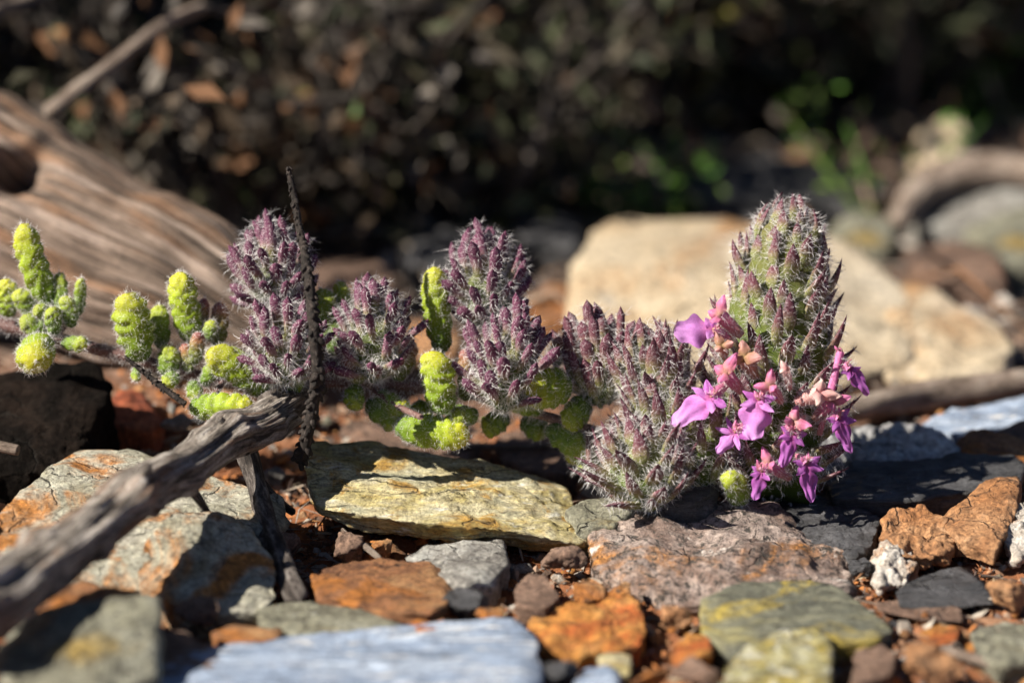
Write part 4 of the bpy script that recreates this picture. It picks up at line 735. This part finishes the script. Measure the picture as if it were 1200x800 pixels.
V, F = scatter(6000, -30, 40, 9, 45, .05, .5, .35); obj('grit', mesh('grit', V, F, island_mat('far_grit', [(.16, .10, .07), (.26, .17, .12), (.33, .26, .21), (.08, .06, .05), (.30, .18, .10), (.20, .19, .18), (.05, .04, .035), (.40, .36, .32)]), smooth=False), label='gravel and crumbs on the ground behind the plant', cat='gravel', kind='stuff')
V, F = slivers(3800, -40, 45, 12, 90, .8, 5, .10); obj('litter', mesh('litter', V, F, M_LIT), label='dead leaves and broken twigs strewn under the brush', cat='litter', kind='stuff')
for k in range(20):   # stones strewn behind
    x = rng.uniform(-16, 26); y = rng.uniform(12, 52); r = rng.uniform(.35, 1.1); nme, mt = PEB[rng.choice(8)]
    o = obj('pebble', PM[nme, rng.integers(0, 4)], (x, y, gh(x, y)[0] + r * .2), scale=r, label='blurred %s stone on the ground %s' % (nme, 'behind the left flower heads' if x < 0 else 'behind the flower spike'), cat='stone', group='blurred stones behind the plant'); PEBS.append(o); o.rotation_euler = (0, 0, rng.uniform(0, 6))

# ------------------------------------------------------------------ brush behind
M_FOL = island_mat('brush_leaf', [(.030, .034, .016), (.040, .046, .02), (.055, .042, .028), (.026, .03, .018), (.07, .058, .04), (.045, .05, .026), (.075, .046, .03), (.038, .036, .022)], .6)
M_DRY = island_mat('dry_leaf', [(0.0600, 0.0420, 0.0270), (0.0960, 0.0720, 0.0510), (0.0300, 0.0240, 0.0180), (0.1200, 0.0600, 0.0300), (0.0840, 0.0750, 0.0660), (0.0480, 0.0450, 0.0240), (0.0420, 0.0300, 0.0210), (0.1440, 0.1260, 0.1080)], .8)
M_DEAD = island_mat('dead_leaf', [(0.1800, 0.1560, 0.1320), (0.2160, 0.1080, 0.0420), (0.1320, 0.1200, 0.1080), (0.1800, 0.1620, 0.0360), (0.0840, 0.1200, 0.0480), (0.2400, 0.1980, 0.1560), (0.1440, 0.0600, 0.0420), (0.1080, 0.0900, 0.0780)], .7)
M_FRESH = island_mat('fresh_leaf', [(.07, .17, .025), (.10, .22, .03), (.06, .13, .02), (.13, .2, .04)], .5)
M_BARK = wood_mat('brush_bark', [(.05, .042, .036), (.11, .092, .08), (.20, .175, .155)], (.4, 4, 1), crack_amt=.2, seed=20)
def leafs(P, n, smin, smax, up=.3):
    i = rng.integers(0, len(P), n); c = P[i] + rng.normal(size=(n, 3)) * smax * .8; d = rng.normal(size=(n, 3)); d[:, 2] += up; d /= np.linalg.norm(d, axis=1)[:, None]; s = np.cross(d, rng.normal(size=(n, 3))); s /= np.linalg.norm(s, axis=1)[:, None]
    L = rng.uniform(smin, smax, n)[:, None]; nn = np.cross(d, s); V = np.stack([c, c + d * L * .5 + s * L * .22 + nn * L * .06, c + d * L, c + d * L * .5 - s * L * .22 + nn * L * .06], 1)
    F = np.arange(n * 4).reshape(n, 4); return V.reshape(-1, 3), F
def shrub_geo(h, spread, nst, seed, leaves_n, low):
    r = np.random.default_rng(seed); parts, pts = [], []
    for k in range(nst):
        a = r.uniform(0, 6.28); d = np.array([math.cos(a) * spread, math.sin(a) * spread, h]) * r.uniform(.6, 1.05); P = [np.zeros(3) + np.array([math.cos(a), math.sin(a), 0]) * r.uniform(.3, 2)]
        for q in range(1, 6): P.append(d * q / 5 * np.array([1, 1, 1 - .12 * (1 - q / 5)]) + r.normal(size=3) * h * .05)
        R = np.linspace(r.uniform(.25, .55), .08, 6); parts.append(tube(P, R, 16, 6)); Q = smooth_path(P, 30)
        for q in range(7):
            b = Q[r.integers(8, 29)]; dd = (d / np.linalg.norm(d) * .6 + r.normal(size=3) * .7) * h * r.uniform(.15, .32); PP = [b, b + dd * .5 + r.normal(size=3) * .6, b + dd]
            parts.append(tube(PP, [.13, .1, .05], 8, 5)); pts.append(smooth_path(PP, 10))
        pts.append(Q[12:])
    pts = np.vstack(pts); pts = pts[pts[:, 2] > low]; return join(parts), leafs(pts, leaves_n, .7, 1.9)
SH = []
for s in range(3):
    (V, F, uv), (LV, LF) = shrub_geo(26, 15, 16, s + 5, 4600, 3.4); SH.append((mesh('stems', V, F, M_BARK, uv), mesh('foliage', LV, LF, M_FOL, smooth=False)))
spots = [(-34, 25), (-24, 31), (-10, 44), (8, 52), (-46, 28), (-20, 62), (-40, 52), (-62, 44), (-2, 88), (22, 92), (40, 80), (-30, 84), (46, 58), (-54, 74)]  # shrubs far left are out of view, added to shade the ground
words = ['leafy dark shrub behind the log', 'dark shrub behind the left flower heads', 'dark shrub above the middle flower heads']
for k, (x, y) in enumerate(spots):
    sh = obj('shrub', None, (x, y, gh(x, y)[0] - .3), label='dark leafy shrub in the brush %s' % ('at the upper left and beyond, for shade' if x < -8 else 'at the top centre' if x < 12 else 'at the upper right'), cat='shrub', group='dark shrubs filling the background'); PEBS.append(sh)
    sh.rotation_euler = (0, 0, rng.uniform(0, 6.28)); sh.scale = (rng.uniform(.85, 1.2),) * 3
    a = obj('stems', SH[k % 3][0], parent=None); a.parent = sh; b = obj('foliage', SH[k % 3][1]); b.parent = sh; b['kind'] = 'stuff'; a['kind'] = 'stuff'
# small green plants in the background
def herb(p, h, n, label, mt, size=.65):
    parts, pts = [], []
    for k in range(n):
        d = np.array([rng.normal() * .45, rng.normal() * .45, 1]) * h * rng.uniform(.6, 1.1); P = [np.zeros(3), d * .5 + rng.normal(size=3) * h * .06, d]; parts.append(tube(P, [.07, .06, .04], 8, 5)); pts.append(smooth_path(P, 10)[2:])
    V, F, uv = join(parts); o = obj('small_plant', mesh('stems', V, F, M_FRESH, uv), p, label=label, cat='plant'); LV, LF = leafs(np.vstack(pts), n * 16, size * .5, size, .5); obj('leaves', mesh('leaves', LV, LF, mt, smooth=False), p, parent=o, kind='stuff')
for px, py, h, n, lab in [(716, 258, 1.5, 4, 'small green seedling behind the boulder, left one of two'), (792, 256, 1.6, 4, 'bright green seedling behind the boulder, nearer the spike'), (1030, 268, 3.6, 3, 'tall green plant in the brush above right of the spike'), (1115, 150, 2.2, 3, 'bushy green plant at the upper right before the branch'),
                      (470, 95, 2.2, 3, 'yellow-green plant in the brush at the top, left of centre'), (570, 120, 3.4, 4, 'dull green plant in the brush at the top centre'), (120, 160, 3.0, 6, 'green plant behind the arching grey twig'), (820, 60, 3.0, 4, 'low green plant at the top right of centre')]:
    p = GP(px, py); p[2] = gh(p[0], p[1])[0]; herb(p, h, n, lab, M_FRESH if h != 3.4 else M_FOL)

# dead stalks standing and leaning in the brush
for k in range(70):
    x = rng.uniform(-22, 30); y = rng.uniform(17, 50) if k % 2 else rng.uniform(15, 28); h = rng.uniform(2.5, 9); r1 = rng.uniform(.08, .24); y = y + 18 if y < 30 else y; d = np.array([rng.normal() * .7, rng.normal() * .4, 1]); d *= h / np.linalg.norm(d); p = np.array([x, y, gh(x, y)[0] - .2])
    V, F, uv = tube([p, p + d * .5 + rng.normal(size=3) * h * .06, p + d], [r1, .14, .08], 14, 7)
    o = put('dry_stem', V, F, [M_BARK, WOOD_TWIG, WOOD_TWIG, WOOD_DARK][k % 4], uv, label='%s %s dead stem leaning %s %s' % ('thick' if r1 > .24 else 'thin' if r1 < .16 else 'slim', ['dark', 'grey', 'pale', 'blackish'][k % 4], 'left' if d[0] < 0 else 'right', 'at the upper left and beyond, for shade' if x < -6 else 'at the top centre' if x < 6 else 'at the upper right'), cat='dead stem', group='dead stems standing in the brush'); PEBS.append(o)

# low dry brush standing in the picture
LOW = []
for q in range(3):
    (V, F, uv), (LV, LF) = shrub_geo(8.5, 6.5, 15, q + 30, 10, .15)
    Pq = V[V[:, 2] > .2]; LV, LF = leafs(Pq, 1100, .5, 1.5)
    DV, DF = leafs(Pq, 60, .6, 1.5); LOW.append((mesh('dead_leaves', DV, DF, M_DEAD, smooth=False), mesh('stems', V, F, M_BARK, uv), mesh('foliage', LV, LF, [M_FOL, M_DRY, M_FOL][q], smooth=False)))
for k, (x, y, z) in enumerate([(-13, 19, .8), (-7, 20, .85), (-1, 22, .8), (-3, 33, .9), (-17, 27, .9), (-9, 31, 1.1), (-2, 29, .9), (5, 37, 1.0), (10, 36, 1.0), (17, 38, 1.1), (-14, 40, 1.2), (0, 43, 1.2), (25, 42, 1.2), (-25, 36, 1.1), (8, 50, 1.3), (-6, 54, 1.3), (30, 56, 1.4), (18, 56, 1.4), (-20, 54, 1.3)]):
    sh = obj('shrub', None, (x, y, gh(x, y)[0] - .2), label='low %s brush tangle %s' % (['dark leafy', 'brown dry', 'dark twiggy'][k % 3], 'above the log' if x < -8 else 'behind the middle flower heads' if x < 7 else 'above the flower spike'), cat='shrub', group='low brush behind the plant'); PEBS.append(sh)
    sh.rotation_euler = (0, 0, rng.uniform(0, 6.28)); sh.scale = (z, z, z * rng.uniform(.75, 1))
    for nme, me in (('dead_leaves', LOW[k % 3][0]), ('stems', LOW[k % 3][1]), ('foliage', LOW[k % 3][2])): a = obj(nme, me); a.parent = sh; a['kind'] = 'stuff'

# repeats that would share a label get their place in the row
ORD = ['leftmost', 'second from the left', 'third from the left', 'fourth from the left', 'fifth from the left', 'sixth from the left', 'seventh from the left', 'eighth from the left', 'ninth from the left', 'tenth from the left', 'eleventh from the left', 'twelfth from the left']
by = {}
for o in PEBS: by.setdefault(o['label'], []).append(o)
for lab, os_ in by.items():
    if len(os_) > 1:
        os_.sort(key=lambda o: px_of(np.array([o.location[:]]))[0][0])
        for k, o in enumerate(os_): o['label'] = lab + (', rightmost' if k == len(os_) - 1 else ', ' + ORD[min(k, 11)])
